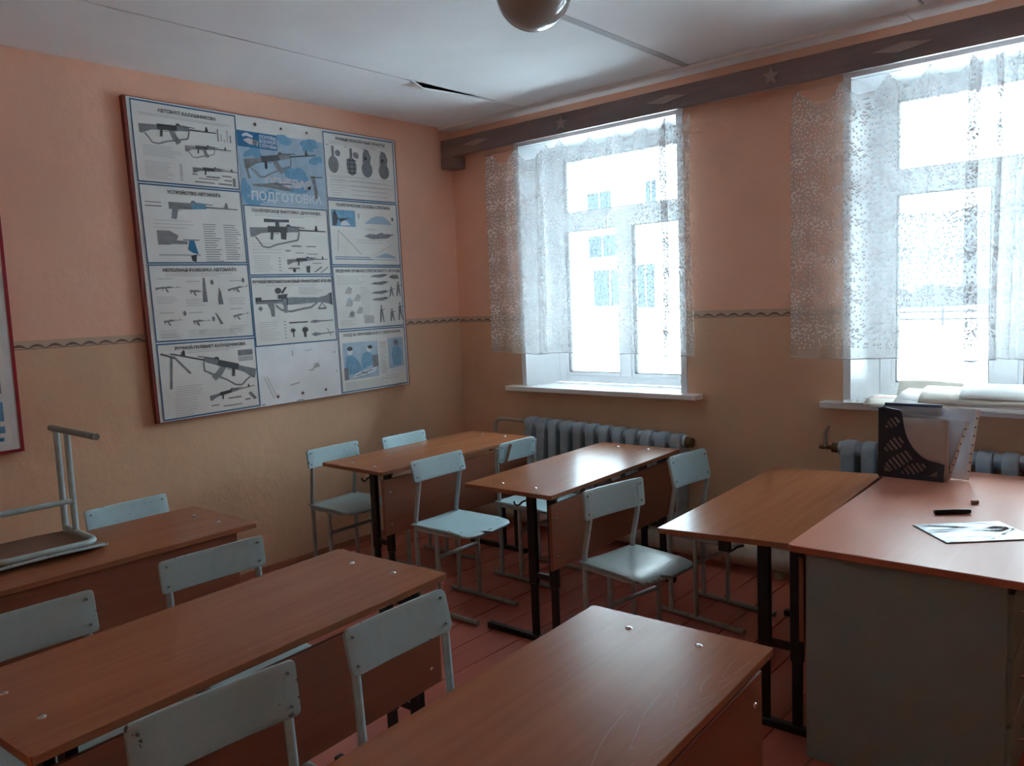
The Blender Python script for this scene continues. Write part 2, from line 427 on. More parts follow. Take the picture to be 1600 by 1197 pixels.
# ceiling: slab with fibreboard panels
ce = struct(MB().box(XL, XR, YB, YW, ZC + 0.035, ZC + 0.10).build('ceiling', M['void']))
tag(ce, 'white ceiling of wide boards with open seams', 'ceiling')
seams = [XL, -3.31 * K, -2.15 * K, -0.98 * K, 0.19 * K, XR]
YP = 4.125
for i in range(len(seams) - 1):
    a = seams[i] + (0.006 if i else 0.0); b = seams[i + 1] - (0.006 if i < len(seams) - 2 else 0.0)
    bm = MB(); nx, ny = (8, 60) if i == 0 else (1, 1)
    vs = []; fs = []
    for lay in (0, 1):
        for jx in range(nx + 1):
            for jy in range(ny + 1):
                X = a + (b - a) * jx / nx; Y = YB + (YP - YB) * jy / ny
                Z = ZC + 0.01 * lay
                if i == 0:      # the edge of this board has come loose and sags
                    t = (Y - 3.20) / (3.90 - 3.20)
                    if 0 < t < 1:
                        sag = 0.030 * (min(1, t / 0.10)) * (1 - max(0, (t - 0.10) / 0.90))
                        Z -= sag * max(0, (X - (b - 0.16)) / 0.16) ** 1.3
                vs.append((X, Y, Z))
    def id_(l, jx, jy): return l * (nx + 1) * (ny + 1) + jx * (ny + 1) + jy
    for jx in range(nx):
        for jy in range(ny):
            fs.append((id_(0, jx, jy), id_(0, jx, jy + 1), id_(0, jx + 1, jy + 1), id_(0, jx + 1, jy)))
            fs.append((id_(1, jx, jy), id_(1, jx + 1, jy), id_(1, jx + 1, jy + 1), id_(1, jx, jy + 1)))
    for jx in range(nx):
        for jy in (0, ny): fs.append((id_(0, jx, jy), id_(0, jx + 1, jy), id_(1, jx + 1, jy), id_(1, jx, jy)))
    for jy in range(ny):
        for jx in (0, nx): fs.append((id_(0, jx, jy), id_(0, jx, jy + 1), id_(1, jx, jy + 1), id_(1, jx, jy)))
    bm.add(vs, fs); bm.build('panel', M['ceiling'], ce)
# grey seam tape over one joint
MB().box(-2.15 * K - 0.022, -2.15 * K + 0.022, YB, YP, ZC - 0.0016, ZC).build('seam_tape', plain('seam_tape', (0.50, 0.51, 0.51), 0.8), ce)
# strip of boxed-in batten where ceiling meets window wall
t = struct(MB().box(XL, -1.06 * K, 4.125, YW, ZC - 0.020, ZC + 0.012).build('trim_1', M['ceiling'], None, 0.006)); tag(t, 'white batten in the corner of ceiling and window wall', 'trim')
t = struct(MB().box(-1.06 * K + 0.004, XR, 4.115, YW, ZC - 0.017, ZC + 0.012).build('trim_2', M['ceiling'], None, 0.006)); tag(t, 'white ceiling batten continuing above the second window', 'trim')

# walls
tag(struct(MB().box(XL - 0.2, XL, YB - 0.2, YW + WT, -0.06, ZC + 0.1).build('wall_left', M['wall'])), 'peach painted wall behind the poster board', 'wall')
tag(struct(MB().box(XR, XR + 0.2, YB - 0.2, YW + WT, -0.06, ZC + 0.1).build('wall_right', M['wall'])), 'peach painted wall beyond the teacher desk', 'wall')
tag(struct(MB().box(XL, XR, YB - 0.2, YB, -0.06, ZC + 0.1).build('wall_back', M['wall'])), 'peach painted wall behind the camera', 'wall')
w = MB(); Y0, Y1 = YW, YW + WT
w.box(XL, W1[0], Y0, Y1, -0.06, ZC + 0.1).box(W1[1], W2[0], Y0, Y1, -0.06, ZC + 0.1).box(W2[1], XR, Y0, Y1, -0.06, ZC + 0.1)
for a, b in (W1, W2): w.box(a, b, Y0, Y1, -0.06, WZ[0] - 0.03).box(a, b, Y0, Y1, WZ[1], ZC + 0.1)
tag(struct(w.build('wall_front', M['wall'])), 'peach painted wall with two deep windows', 'wall')
# low skirting on the poster wall
tag(struct(MB().box(XL, XL + 0.012, YB, YW, 0, 0.035).build('baseboard_left', M['skirting'])), 'low brown painted skirting under the poster wall', 'skirting')

# paper border strips
def border(name, along, a, b, z, hgt, label):
    m = MB()
    if along == 'y': m.box(XL, XL + 0.0015, a, b, z - hgt / 2, z + hgt / 2)
    else: m.box(a, b, YW - 0.0015, YW, z - hgt / 2, z + hgt / 2)
    me = m.mesh(name)
    panel_uv(me, (lambda c: (c.y, (c.z - z) / hgt + 0.5)) if along == 'y' else (lambda c: (c.x, (c.z - z) / hgt + 0.5)))
    o = struct(put(name, me, M['border'])); tag(o, label, 'border'); return o
border('trim_3', 'y', YB, YW - 0.002, 1.442, 0.042, 'scalloped paper border along the poster wall')
border('trim_4', 'x', XL + 0.002, W1[0] - 0.04, 1.437, 0.042, 'scalloped paper border between the corner and first window')
border('trim_5', 'x', W1[1] + 0.045, W2[0] - 0.04, 1.435, 0.042, 'scalloped paper border between the two windows')

# ------------------------------------------------------------------ windows
def window(name, ox0, ox1, fx0, fx1, mull, mw, label):
    """ox: opening at the room face, fx: frame at the back, mull: mullion centre"""
    root = empty(name, ((ox0 + ox1) / 2, YW, WZ[0])); root['kind'] = 'structure'; tag(root, label, 'window')
    inv = Matrix.Translation(-root.location)
    def P(mb, nm, mat, par=root, bev=0.0):
        me = mb.mesh(nm, bev)
        if par is root: me.transform(inv)
        return put(nm, me, mat, par)
    yf = 4.530; zt = WZ[1]; zb = WZ[0]; fz0, fz1 = zb, 2.572
    # splayed white reveal boards
    for (xa, xb) in ((ox0, fx0), (ox1, fx1)):
        s = 0.012 if xa == ox0 else -0.012
        P(MB().prism([(xa, YW - 0.004), (xb, yf + 0.02), (xb - s * 2, yf + 0.02), (xa - s * 0.2, YW + 0.01), (xa - s * 0.2, YW - 0.004)], 2, zb - 0.02, zt), 'reveal', M['plastic'])
    P(MB().prism([(YW - 0.004, zt - 0.001), (yf + 0.02, fz1), (yf + 0.02, fz1 + 0.03), (YW - 0.004, zt + 0.004)], 0, ox0, ox1), 'reveal', M['plastic'])
    # corner strips on the wall face
    for (xa, xb) in ((ox0 - 0.036, ox0 + 0.003), (ox1 - 0.003, ox1 + 0.040)):
        P(MB().box(xa, xb, YW - 0.006, YW + 0.002, zb - 0.001, zt + 0.03), 'corner_strip', M['plastic'])
    P(MB().box(ox0 - 0.036, ox1 + 0.040, YW - 0.007, YW + 0.002, zt - 0.003, zt + 0.034), 'corner_strip', M['plastic'])
    # frame
    fw = 0.055; y0, y1 = yf, yf + 0.07
    fr = MB().box(fx0, fx0 + fw, y0, y1, fz0, fz1).box(fx1 - fw, fx1, y0, y1, fz0, fz1).box(fx0 + fw, fx1 - fw, y0, y1, fz0, fz0 + 0.05).box(fx0 + fw, fx1 - fw, y0, y1, fz1 - 0.05, fz1)
    P(fr, 'frame', M['plastic'], bev=0.004)
    P(MB().box(fx0 + fw, fx1 - fw, y0, y1, 2.045, 2.128), 'transom', M['plastic'], bev=0.004)
    P(MB().box(mull - mw / 2, mull + mw / 2, y0 - 0.004, y1, fz0 + 0.05, 2.045), 'mullion', M['plastic'], bev=0.004)
    # panes with their beads
    sw = 0.022
    for (xa, xb, za, zb_) in ((fx0 + fw, fx1 - fw, 2.128, fz1 - 0.05), (fx0 + fw, mull - mw / 2, fz0 + 0.05, 2.045), (mull + mw / 2, fx1 - fw, fz0 + 0.05, 2.045)):
        s = MB().box(xa, xa + sw, y0 + 0.008, y1 - 0.01, za, zb_).box(xb - sw, xb, y0 + 0.008, y1 - 0.01, za, zb_)
        s.box(xa + sw, xb - sw, y0 + 0.008, y1 - 0.01, za, za + sw).box(xa + sw, xb - sw, y0 + 0.008, y1 - 0.01, zb_ - sw, zb_)
        so = P(s, 'sash', M['plastic'], bev=0.003)
        g = MB(); gw = 0.004; xa += sw; xb -= sw; za += sw; zb_ -= sw
        g.box(xa, xa + gw, y0 + 0.012, y1 - 0.012, za, zb_).box(xb - gw, xb, y0 + 0.012, y1 - 0.012, za, zb_).box(xa, xb, y0 + 0.012, y1 - 0.012, za, za + gw).box(xa, xb, y0 + 0.012, y1 - 0.012, zb_ - gw, zb_)
        gm = g.mesh('gasket'); gm.transform(inv); put('gasket', gm, M['gasket'], so)
        pm_ = MB().box(xa, xb, y0 + 0.034, y0 + 0.038, za, zb_).mesh('pane'); pm_.transform(inv); put('pane', pm_, M['glass'], so)
    # sill board
    P(MB().box(ox0 - 0.128, ox1 + 0.138, 4.166, YW, zb - 0.034, zb - 0.002).box(ox0, ox1, YW, yf + 0.01, zb - 0.034, zb - 0.002), 'window_sill', M['sillm'], bev=0.004)
    return root
window('window_1', W1[0], W1[1], -3.490, -2.385, -2.927, 0.075, 'deep white plastic window nearest the corner, above the whole radiator')
window('window_2', W2[0], W2[1], -1.318, -0.165, -0.734, 0.105, 'deep white plastic window with papers heaped on its sill')

# ------------------------------------------------------------------ valance plank with appliques
bm_ = empty('valance_plank', ((XL + XR) / 2, 4.144, 2.595)); tag(bm_, 'long dark stained wooden valance plank above both windows', 'valance')
def Pp(root, mb, nm, mat, bev=0.0):
    me = mb.mesh(nm, bev); me.transform(root.matrix_basis.inverted() if False else Matrix.Translation(-root.location)); return put(nm, me, mat, root)
BY = 4.144
Pp(bm_, MB().box(XL + 0.004, XR - 0.01, BY, BY + 0.024, 2.598, 2.722), 'plank', M['beam'], 0.003)
Pp(bm_, MB().box(XL + 0.006, XL + 0.135, BY - 0.006, YW, 2.520, 2.600), 'bracket', M['beam'], 0.004)
Pp(bm_, MB().box(XL + 0.004, XL + 0.030, BY + 0.024, YW, 2.600, 2.722), 'end_block', M['beam'], 0.003)
def diamond(cx, w_, h_): return [(cx - w_ / 2, 2.661), (cx + w_ * 0.04, 2.661 + h_ / 2), (cx + w_ / 2, 2.663), (cx - w_ * 0.04, 2.661 - h_ / 2)]
for cx in (-3.716 * K, -2.284 * K, -1.081 * K, 0.25 * K):
    Pp(bm_, MB().prism(diamond(cx, 0.275, 0.046), 1, BY - 0.006, BY + 0.001), 'diamond', M['beamdecor'], 0.0015)
def star_pts(cx, cz, r, r2=0.40, rot=0.0): return [(cx + (r if k % 2 == 0 else r * r2) * math.sin(rot + k * math.pi / 5), cz + (r if k % 2 == 0 else r * r2) * math.cos(rot + k * math.pi / 5)) for k in range(10)]
for cx in (-3.006 * K, -1.686 * K, -0.4 * K):
    Pp(bm_, MB().prism(star_pts(cx, 2.660, 0.050, 0.42, 0.06), 1, BY - 0.008, BY + 0.001), 'star', M['beamdecor'], 0.0015)

# ------------------------------------------------------------------ lace curtains
def curtain(name, plan, peaks, zb, label, seed):
    """plan: (x, y) control points from above; peaks: x of the tied points along the top"""
    r = random.Random(seed)
    pts = [Vector((x_, y_)) for x_, y_ in plan]
    # smooth resample (Catmull-Rom)
    path = []
    for i in range(len(pts) - 1):
        p0 = pts[max(i - 1, 0)]; p1 = pts[i]; p2 = pts[i + 1]; p3 = pts[min(i + 2, len(pts) - 1)]
        for k in range(8):
            t = k / 8
            path.append(0.5 * ((2 * p1) + (p2 - p0) * t + (2 * p0 - 5 * p1 + 4 * p2 - p3) * t * t + (3 * p1 - p0 - 3 * p2 + p3) * t ** 3))
    path.append(pts[-1])
    arc = [0.0]
    for a, b in zip(path, path[1:]): arc.append(arc[-1] + (b - a).length)
    nv = 44; vs = []; uvs = []
    def ztop(x_):
        for a, b in zip(peaks, peaks[1:]):
            if a <= x_ <= b:
                t = (x_ - a) / (b - a); d = min(0.085, 0.32 * (b - a))
                return 2.567 - d * (1 - abs(2 * t - 1) ** 1.5)
        return 2.555
    for i, p in enumerate(path):
        zt = ztop(p.x)
        for j in range(nv + 1):
            t = j / nv
            z = zb + 0.008 * math.sin(arc[i] * 9 + seed) + (zt - zb) * t if j < nv else zt
            # folds are tied flatter towards the string and fall freely below
            yy = 4.195 + (p.y - 4.195) * (1.0 - 0.25 * t) + 0.006 * math.sin(z * 5 + arc[i] * 7)
            near = min(peaks, key=lambda q: abs(q - p.x))
            xx = p.x + (near - p.x) * 0.30 * max(0, (t - 0.86) / 0.14) ** 2 + 0.010 * math.sin(z * 3.1 + i * 0.05) * (1 - t)
            vs.append((xx, yy, z)); uvs.append((arc[i], z))
    fs = [(i * (nv + 1) + j, (i + 1) * (nv + 1) + j, (i + 1) * (nv + 1) + j + 1, i * (nv + 1) + j + 1) for i in range(len(path) - 1) for j in range(nv)]
    me = bpy.data.meshes.new(name); me.from_pydata(vs, [], fs); me.polygons.foreach_set('use_smooth', [True] * len(fs))
    ul = me.uv_layers.new(name='lace')
    for l in me.loops: ul.data[l.index].uv = uvs[l.vertex_index]
    o = put(name, me, M['lace']); tag(o, label, 'curtain', None)
    # rolled hem
    hem = MB().tube([(vs[i * (nv + 1)][0], vs[i * (nv + 1)][1], vs[i * (nv + 1)][2]) for i in range(len(path))], 0.0022, 6)
    hem.build('hem', M['hem'], o)
    # string along the tied points
    s = MB().tube([(q, 4.182, 2.567) for q in ([peaks[0] - 0.02] + peaks + [peaks[-1] + 0.02])], 0.0013, 5)
    s.build('string', M['hem'], o)
    return o
M['hem'] = plain('lace_hem', (0.62, 0.62, 0.63), 0.8)
pk1 = [-3.76, -3.545, -3.285, -3.155, -2.945, -2.745, -2.555, -2.385, -2.235]
pl1 = [(-3.80, 4.16), (-3.72, 4.20), (-3.60, 4.15), (-3.52, 4.20), (-3.44, 4.19), (-3.36, 4.16), (-3.33, 4.20), (-3.35, 4.215), (-3.28, 4.20), (-3.18, 4.16), (-3.09, 4.20),
       (-3.05, 4.16), (-2.98, 4.20), (-2.86, 4.19), (-2.80, 4.155), (-2.785, 4.20), (-2.70, 4.19), (-2.60, 4.16), (-2.52, 4.20), (-2.44, 4.175), (-2.375, 4.14), (-2.41, 4.155), (-2.43, 4.17), (-2.36, 4.20), (-2.26, 4.17), (-2.235, 4.16)]
curtain('lace_curtain', pl1, pk1, 1.200, 'white lace curtain over the window nearest the corner', 1)
pk2 = [-1.615, -1.405, -1.185, -1.0, -0.825, -0.76, -0.70, -0.62, -0.50, -0.38, -0.25, -0.10, 0.02]
pl2 = [(-1.655, 4.17), (-1.59, 4.14), (-1.50, 4.19), (-1.40, 4.16), (-1.31, 4.20), (-1.20, 4.18), (-1.12, 4.15), (-1.08, 4.20), (-1.01, 4.165), (-0.985, 4.20), (-0.90, 4.19),
       (-0.815, 4.17), (-0.79, 4.14), (-0.835, 4.155), (-0.84, 4.175), (-0.765, 4.20), (-0.705, 4.15), (-0.73, 4.165), (-0.70, 4.20), (-0.655, 4.15), (-0.64, 4.20), (-0.58, 4.15), (-0.60, 4.17),
       (-0.56, 4.20), (-0.45, 4.16), (-0.36, 4.20), (-0.25, 4.15), (-0.12, 4.20), (0.03, 4.16)]
curtain('lace_curtain', pl2, pk2, 1.197, 'white lace curtain over the window with papers on its sill', 2)

# ------------------------------------------------------------------ radiators and pipes
def section_mesh():
    """one cast-iron section, local: x width 0.10, y depth 0.14, z 0..0.56"""
    m = MB(); hw = 0.0335
    prof = [(-0.066, 0.03), (-0.066, 0.50), (-0.056, 0.545), (-0.03, 0.566), (0.03, 0.566), (0.056, 0.545), (0.066, 0.50), (0.066, 0.03), (0.05, 0.0), (-0.05, 0.0)]
    m.prism(prof, 0, -hw, hw)
    return m.mesh('section', 0.012, 3)
SEC = section_mesh(); SEC.materials.append(M['radiator'])
hubm = MB().tube([(-0.052, 0, 0), (0.052, 0, 0)], 0.037, 16).mesh('hub'); hubm.materials.append(M['radiator'])
def radiator(x0, n, y, z0, tilt, label):
    root = empty('radiator', (x0, y, z0)); root.rotation_euler = (0, tilt, 0); tag(root, label, 'radiator')
    for k in range(n):
        s = put('section', SEC, None, root, (0.05 + 0.1008 * k, 0, 0))
        put('hub', hubm, None, s, (0, 0, 0.522)); put('hub', hubm, None, s, (0, 0, 0.045))
    return root
RY = 4.145
r1 = radiator(-3.500, 12, RY, 0.205, math.radians(1.6), 'grey painted cast-iron radiator seen whole below the corner window')
MB().tube([(1.205, 0, 0.52), (1.250, 0, 0.52)], [0.034, 0.030], 8).build('plug', M['rust'], r1)
r2 = radiator(-1.395, 12, RY, 0.215, 0.0, 'grey painted cast-iron radiator behind the teacher desk')
v_ = MB().tube([(-0.005, 0, 0.52), (-0.04, 0, 0.52)], 0.026, 8).tube([(-0.03, 0, 0.52), (-0.105, -0.005, 0.52)], 0.011, 10)
v_.build('pipe_stub', M['rust'], r2)
MB().tube([(-0.075, 0, 0.515), (-0.075, 0, 0.555), (-0.074, -0.004, 0.60), (-0.055, -0.008, 0.635)], [0.014, 0.011, 0.010, 0.008], 8).build('tap_lever', M['chrome'], r2)
# bleed screw crack and feed pipe
fp = MB().tube([(-3.515, RY, 0.735), (-3.70, RY, 0.737), (-3.745, RY, 0.735), (-3.775, RY, 0.72), (-3.79, RY, 0.69), (-3.793, RY, 0.64), (-3.793, RY, 0.162)], 0.0145, 10)
tag(fp.build('feed_pipe', M['pipe']), 'thin bent heating pipe rising to the corner radiator', 'pipe')
bp = MB().tube([(XL + 0.005, 4.10, 0.095), (XR - 0.005, 4.10, 0.095)], 0.062, 20)
bp_ = bp.build('heating_pipe', M['pipe']); tag(bp_, 'thick painted heating pipe along the floor under the windows', 'pipe')
for xx in (-3.2, -1.7, -0.2):
    MB().box(xx - 0.02, xx + 0.02, 4.07, 4.13, 0.0, 0.036).build('foot', M['pipe'], bp_)

# ------------------------------------------------------------------ ceiling lamp
gl = empty('globe_lamp', (-1.811, 2.275, ZC)); tag(gl, 'round milk glass globe lamp on the ceiling', 'lamp')
R_ = 0.134
prof = [(R_ * math.sin(a), -0.187 - R_ * math.cos(a)) for a in [math.pi * k / 28 for k in range(0, 26)]]
MB().lathe(prof, 40).build('globe', M['globe'], gl)
MB().lathe([(0.0, -0.072), (0.046, -0.072), (0.056, -0.060), (0.056, -0.02), (0.065, 0.0), (0.0, 0.0)], 28).build('lamp_base', plain('lamp_base', (0.35, 0.34, 0.32), 0.4), gl)

# ------------------------------------------------------------------ student desks
def rounded_rect(x0, x1, y0, y1, r, n=4):
    out = []
    for cx, cy, a0 in ((x1 - r, y1 - r, 0), (x0 + r, y1 - r, 90), (x0 + r, y0 + r, 180), (x1 - r, y0 + r, 270)):
        for k in range(n + 1):
            a = math.radians(a0 + 90 * k / n); out.append((cx + r * math.cos(a), cy + r * math.sin(a)))
    return out
TOPZ = 0.719
top_me = MB().prism(rounded_rect(-0.25, 0.25, -0.6, 0.6, 0.006, 2), 2, -0.020, 0.0).mesh('desktop', 0.0015, 1)
top_me.materials.append(M['desk']); top_me.materials.append(M['deskedge'])
for p in top_me.polygons:
    if abs(p.normal.z) < 0.7: p.material_index = 1
bolt_me = MB().lathe([(0.0, 0.0042), (0.004, 0.004), (0.0075, 0.0026), (0.0095, 0.0)], 14).mesh('bolt'); bolt_me.materials.append(M['chrome'])
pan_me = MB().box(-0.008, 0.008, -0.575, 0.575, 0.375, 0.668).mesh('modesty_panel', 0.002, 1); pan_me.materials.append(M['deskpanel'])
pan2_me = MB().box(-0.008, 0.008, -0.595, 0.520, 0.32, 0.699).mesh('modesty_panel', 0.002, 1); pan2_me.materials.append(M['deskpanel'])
post_me = MB().box(-0.022, 0.022, -0.013, 0.013, 0.27, 0.690).mesh('leg', 0.003, 1); post_me.materials.append(M['black'])
ext_me = MB().box(-0.017, 0.017, -0.0095, 0.0095, 0.028, 0.30).mesh('leg_extension', 0.002, 1); ext_me.materials.append(M['black'])
bar_me = MB().box(-0.215, 0.255, -0.016, 0.016, 0.0, 0.028).mesh('foot_bar', 0.004, 2); bar_me.materials.append(M['black'])
rung_me = MB().box(0.09, 0.166, -0.009, 0.009, 0.30, 0.325).mesh('rung'); rung_me.materials.append(M['black'])
arm_me = MB().box(-0.17, 0.215, -0.013, 0.013, 0.680, 0.699).mesh('support_arm', 0.002, 1); arm_me.materials.append(M['black'])
hook_me = MB().tube([(0.045, 0, 0.655), (0.02, 0, 0.645), (0.002, 0, 0.630), (-0.012, 0, 0.622), (-0.026, 0, 0.627), (-0.032, 0, 0.640)], 0.0045, 8).mesh('hook'); hook_me.materials.append(M['black'])
screw_me = MB().tube([(0.008, 0, 0), (0.0115, 0, 0)], [0.008, 0.0055], 12).mesh('screw'); screw_me.materials.append(M['chrome'])

def desk(x, y, yaw, dz, label, tilt=0.0, lx0=0.0, closed=False):
    root = empty('school_desk', (x, y, 0), math.radians(yaw)); tag(root, label, 'desk', 'two-seat school desks')
    t = put('desktop', top_me, None, root, (0, 0, TOPZ + dz))
    if tilt:
        t.rotation_euler = (0, -tilt, 0); t.location.z -= 0.25 * math.sin(tilt)
    for sy in (-1, 1):
        for bx in (() if tilt else (-0.09, 0.10)):
            put('bolt', bolt_me, None, t, (bx, sy * 0.515, 0.0))
        for lx in (0.07, 0.185):
            l = put('leg', post_me, None, root, (lx + lx0, sy * 0.505, dz)); put('leg_extension', ext_me, None, l, (0, 0, -dz))
        put('foot_bar', bar_me, None, root, (lx0, sy * 0.505, 0))
        put('rung', rung_me, None, root, (lx0, sy * 0.505, 0))
        if not tilt: put('support_arm', arm_me, None, root, (0, sy * 0.505, dz))
        else:
            a = put('support_arm', arm_me, None, root, (0, sy * 0.505, dz - 0.012)); a.rotation_euler = (0, -tilt, 0)
            a.location = (0, sy * 0.505, 0.70 + dz - 0.012 - 0.70 * math.cos(tilt)); a.location.x = -0.70 * math.sin(tilt) * -1 * 0
            MB().box(-0.020, 0.020, -0.012, 0.012, 0.0, 0.045).build('hinge_block', M['black'], root).location = (-0.02, sy * 0.52, 0.630 + dz)
        put('hook', hook_me, None, root, (0, sy * 0.505, dz))
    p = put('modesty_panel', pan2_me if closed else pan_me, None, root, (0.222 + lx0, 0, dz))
    for sy in (-1, 1):
        for z in (0.43, 0.60):
            if not closed: put('screw', screw_me, None, p, (0, sy * 0.53, z))
    return root
desk(-3.382, 3.152, -0.05, 0.0, 'school desk at the back by the corner, nearest the poster wall and radiator')
desk(-2.362, 3.206, 2.2, 0.0, 'school desk with window glare on its top, in front of the radiator')
desk(-1.293, 3.131, 2.8, -0.006, 'school desk with tilted top pushed against the teacher desk', tilt=math.radians(2.1), lx0=0.050)
desk(-3.071, 1.061, 0.8, 0.0, 'school desk with an upturned chair lying on its top', closed=True)
desk(-1.955, 1.045, 4.0, 0.006, 'long bare school desk in the middle between the upturned chair desk and nearest desk')
desk(-0.959, 1.133, 2.9, 0.0, 'nearest school desk at the bottom of the photo, with worn varnish grain')

# pale worn grain streaks on the nearest desk's top
_near = [o for o in bpy.data.objects if o.get('label', '').startswith('nearest school desk')][0]
_top = [c for c in _near.children if c.name.startswith('desktop')][0]
wg = MB()
for (x0, y0, wd, ln, w_) in ((0.232, 0.50, 0.016, 0.13, 0.0012), (0.236, 0.40, 0.026, 0.13, 0.0012), (0.236, 0.34, 0.040, 0.16, 0.0011), (0.238, 0.26, 0.052, 0.22, 0.0010), (0.238, 0.16, 0.064, 0.26, 0.0010), (-0.12, 0.54, 0.02, 0.10, 0.0009)):
    pts = []
    for k in range(25):
        t = k / 24 * 2 - 1
        pts.append((x0 - wd + wd * (t * 0.9 + 0.12 * math.sin(5 * t + x0 * 40)), y0 - ln * (1 - abs(t) ** 2.2) + 0.006 * math.sin(9 * t)))
    for (a, b), (c, d) in zip(pts, pts[1:]):
        if (int(a * 900) + int(b * 700)) % 4 == 0: continue
        dx, dy = c - a, d - b; n = math.hypot(dx, dy) or 1; ox, oy = -dy / n * w_ / 2, dx / n * w_ / 2
        wg.add([(a + ox, b + oy, 0.0004), (a - ox, b - oy, 0.0004), (c - ox, d - oy, 0.0004), (c + ox, d + oy, 0.0004)], [(0, 1, 2, 3)])
wg.build('worn_grain', plain('worn_grain', (0.40, 0.200, 0.125), 0.45), _top)['kind'] = 'stuff'

# ------------------------------------------------------------------ chairs
def seat_outline(sd, sw):
    """plan of the plywood seat; rear edge x=-0.015, front rounded"""
    return [(-0.018, -sw), (0.10, -sw - 0.003), (sd - 0.03, -sw - 0.004), (sd - 0.006, -sw + 0.012), (sd, -sw + 0.05), (sd + 0.004, 0.0),
            (sd, sw - 0.05), (sd - 0.006, sw - 0.012), (sd - 0.03, sw + 0.004), (0.10, sw + 0.003), (-0.018, sw)]

def slab(outline, thick, fz, bev=0.003):
    """curved sheet: outline in (x, y), z given by fz(x, y)"""
    bm = bmesh.new()
    vs = [bm.verts.new((x_, y_, 0)) for x_, y_ in outline]
    bm.faces.new(vs)
    me = bpy.data.meshes.new('slab')
    # grid the plan by cutting
    xs = [o[0] for o in outline]; ys = [o[1] for o in outline]
    for k in range(1, 8):
        c = min(xs) + (max(xs) - min(xs)) * k / 8
        bmesh.ops.bisect_plane(bm, geom=bm.verts[:] + bm.edges[:] + bm.faces[:], plane_co=(c, 0, 0), plane_no=(1, 0, 0))
    for k in range(1, 6):
        c = min(ys) + (max(ys) - min(ys)) * k / 6
        bmesh.ops.bisect_plane(bm, geom=bm.verts[:] + bm.edges[:] + bm.faces[:], plane_co=(0, c, 0), plane_no=(0, 1, 0))
    r = bmesh.ops.extrude_face_region(bm, geom=bm.faces[:])
    for e in r['geom']:
        if isinstance(e, bmesh.types.BMVert): e.co.z -= thick
    for v in bm.verts: v.co.z += fz(v.co.x, v.co.y)
    bmesh.ops.recalc_face_normals(bm, faces=bm.faces)
    es = [e for e in bm.edges if len(e.link_faces) == 2 and e.calc_face_angle(0) > 1.0]
    bmesh.ops.bevel(bm, geom=es, offset=bev, segments=2, profile=0.5, affect='EDGES', clamp_overlap=True)
    bm.to_mesh(me); bm.free()
    me.polygons.foreach_set('use_smooth', [abs(p.normal.z) > 0.5 for p in me.polygons])
    return me

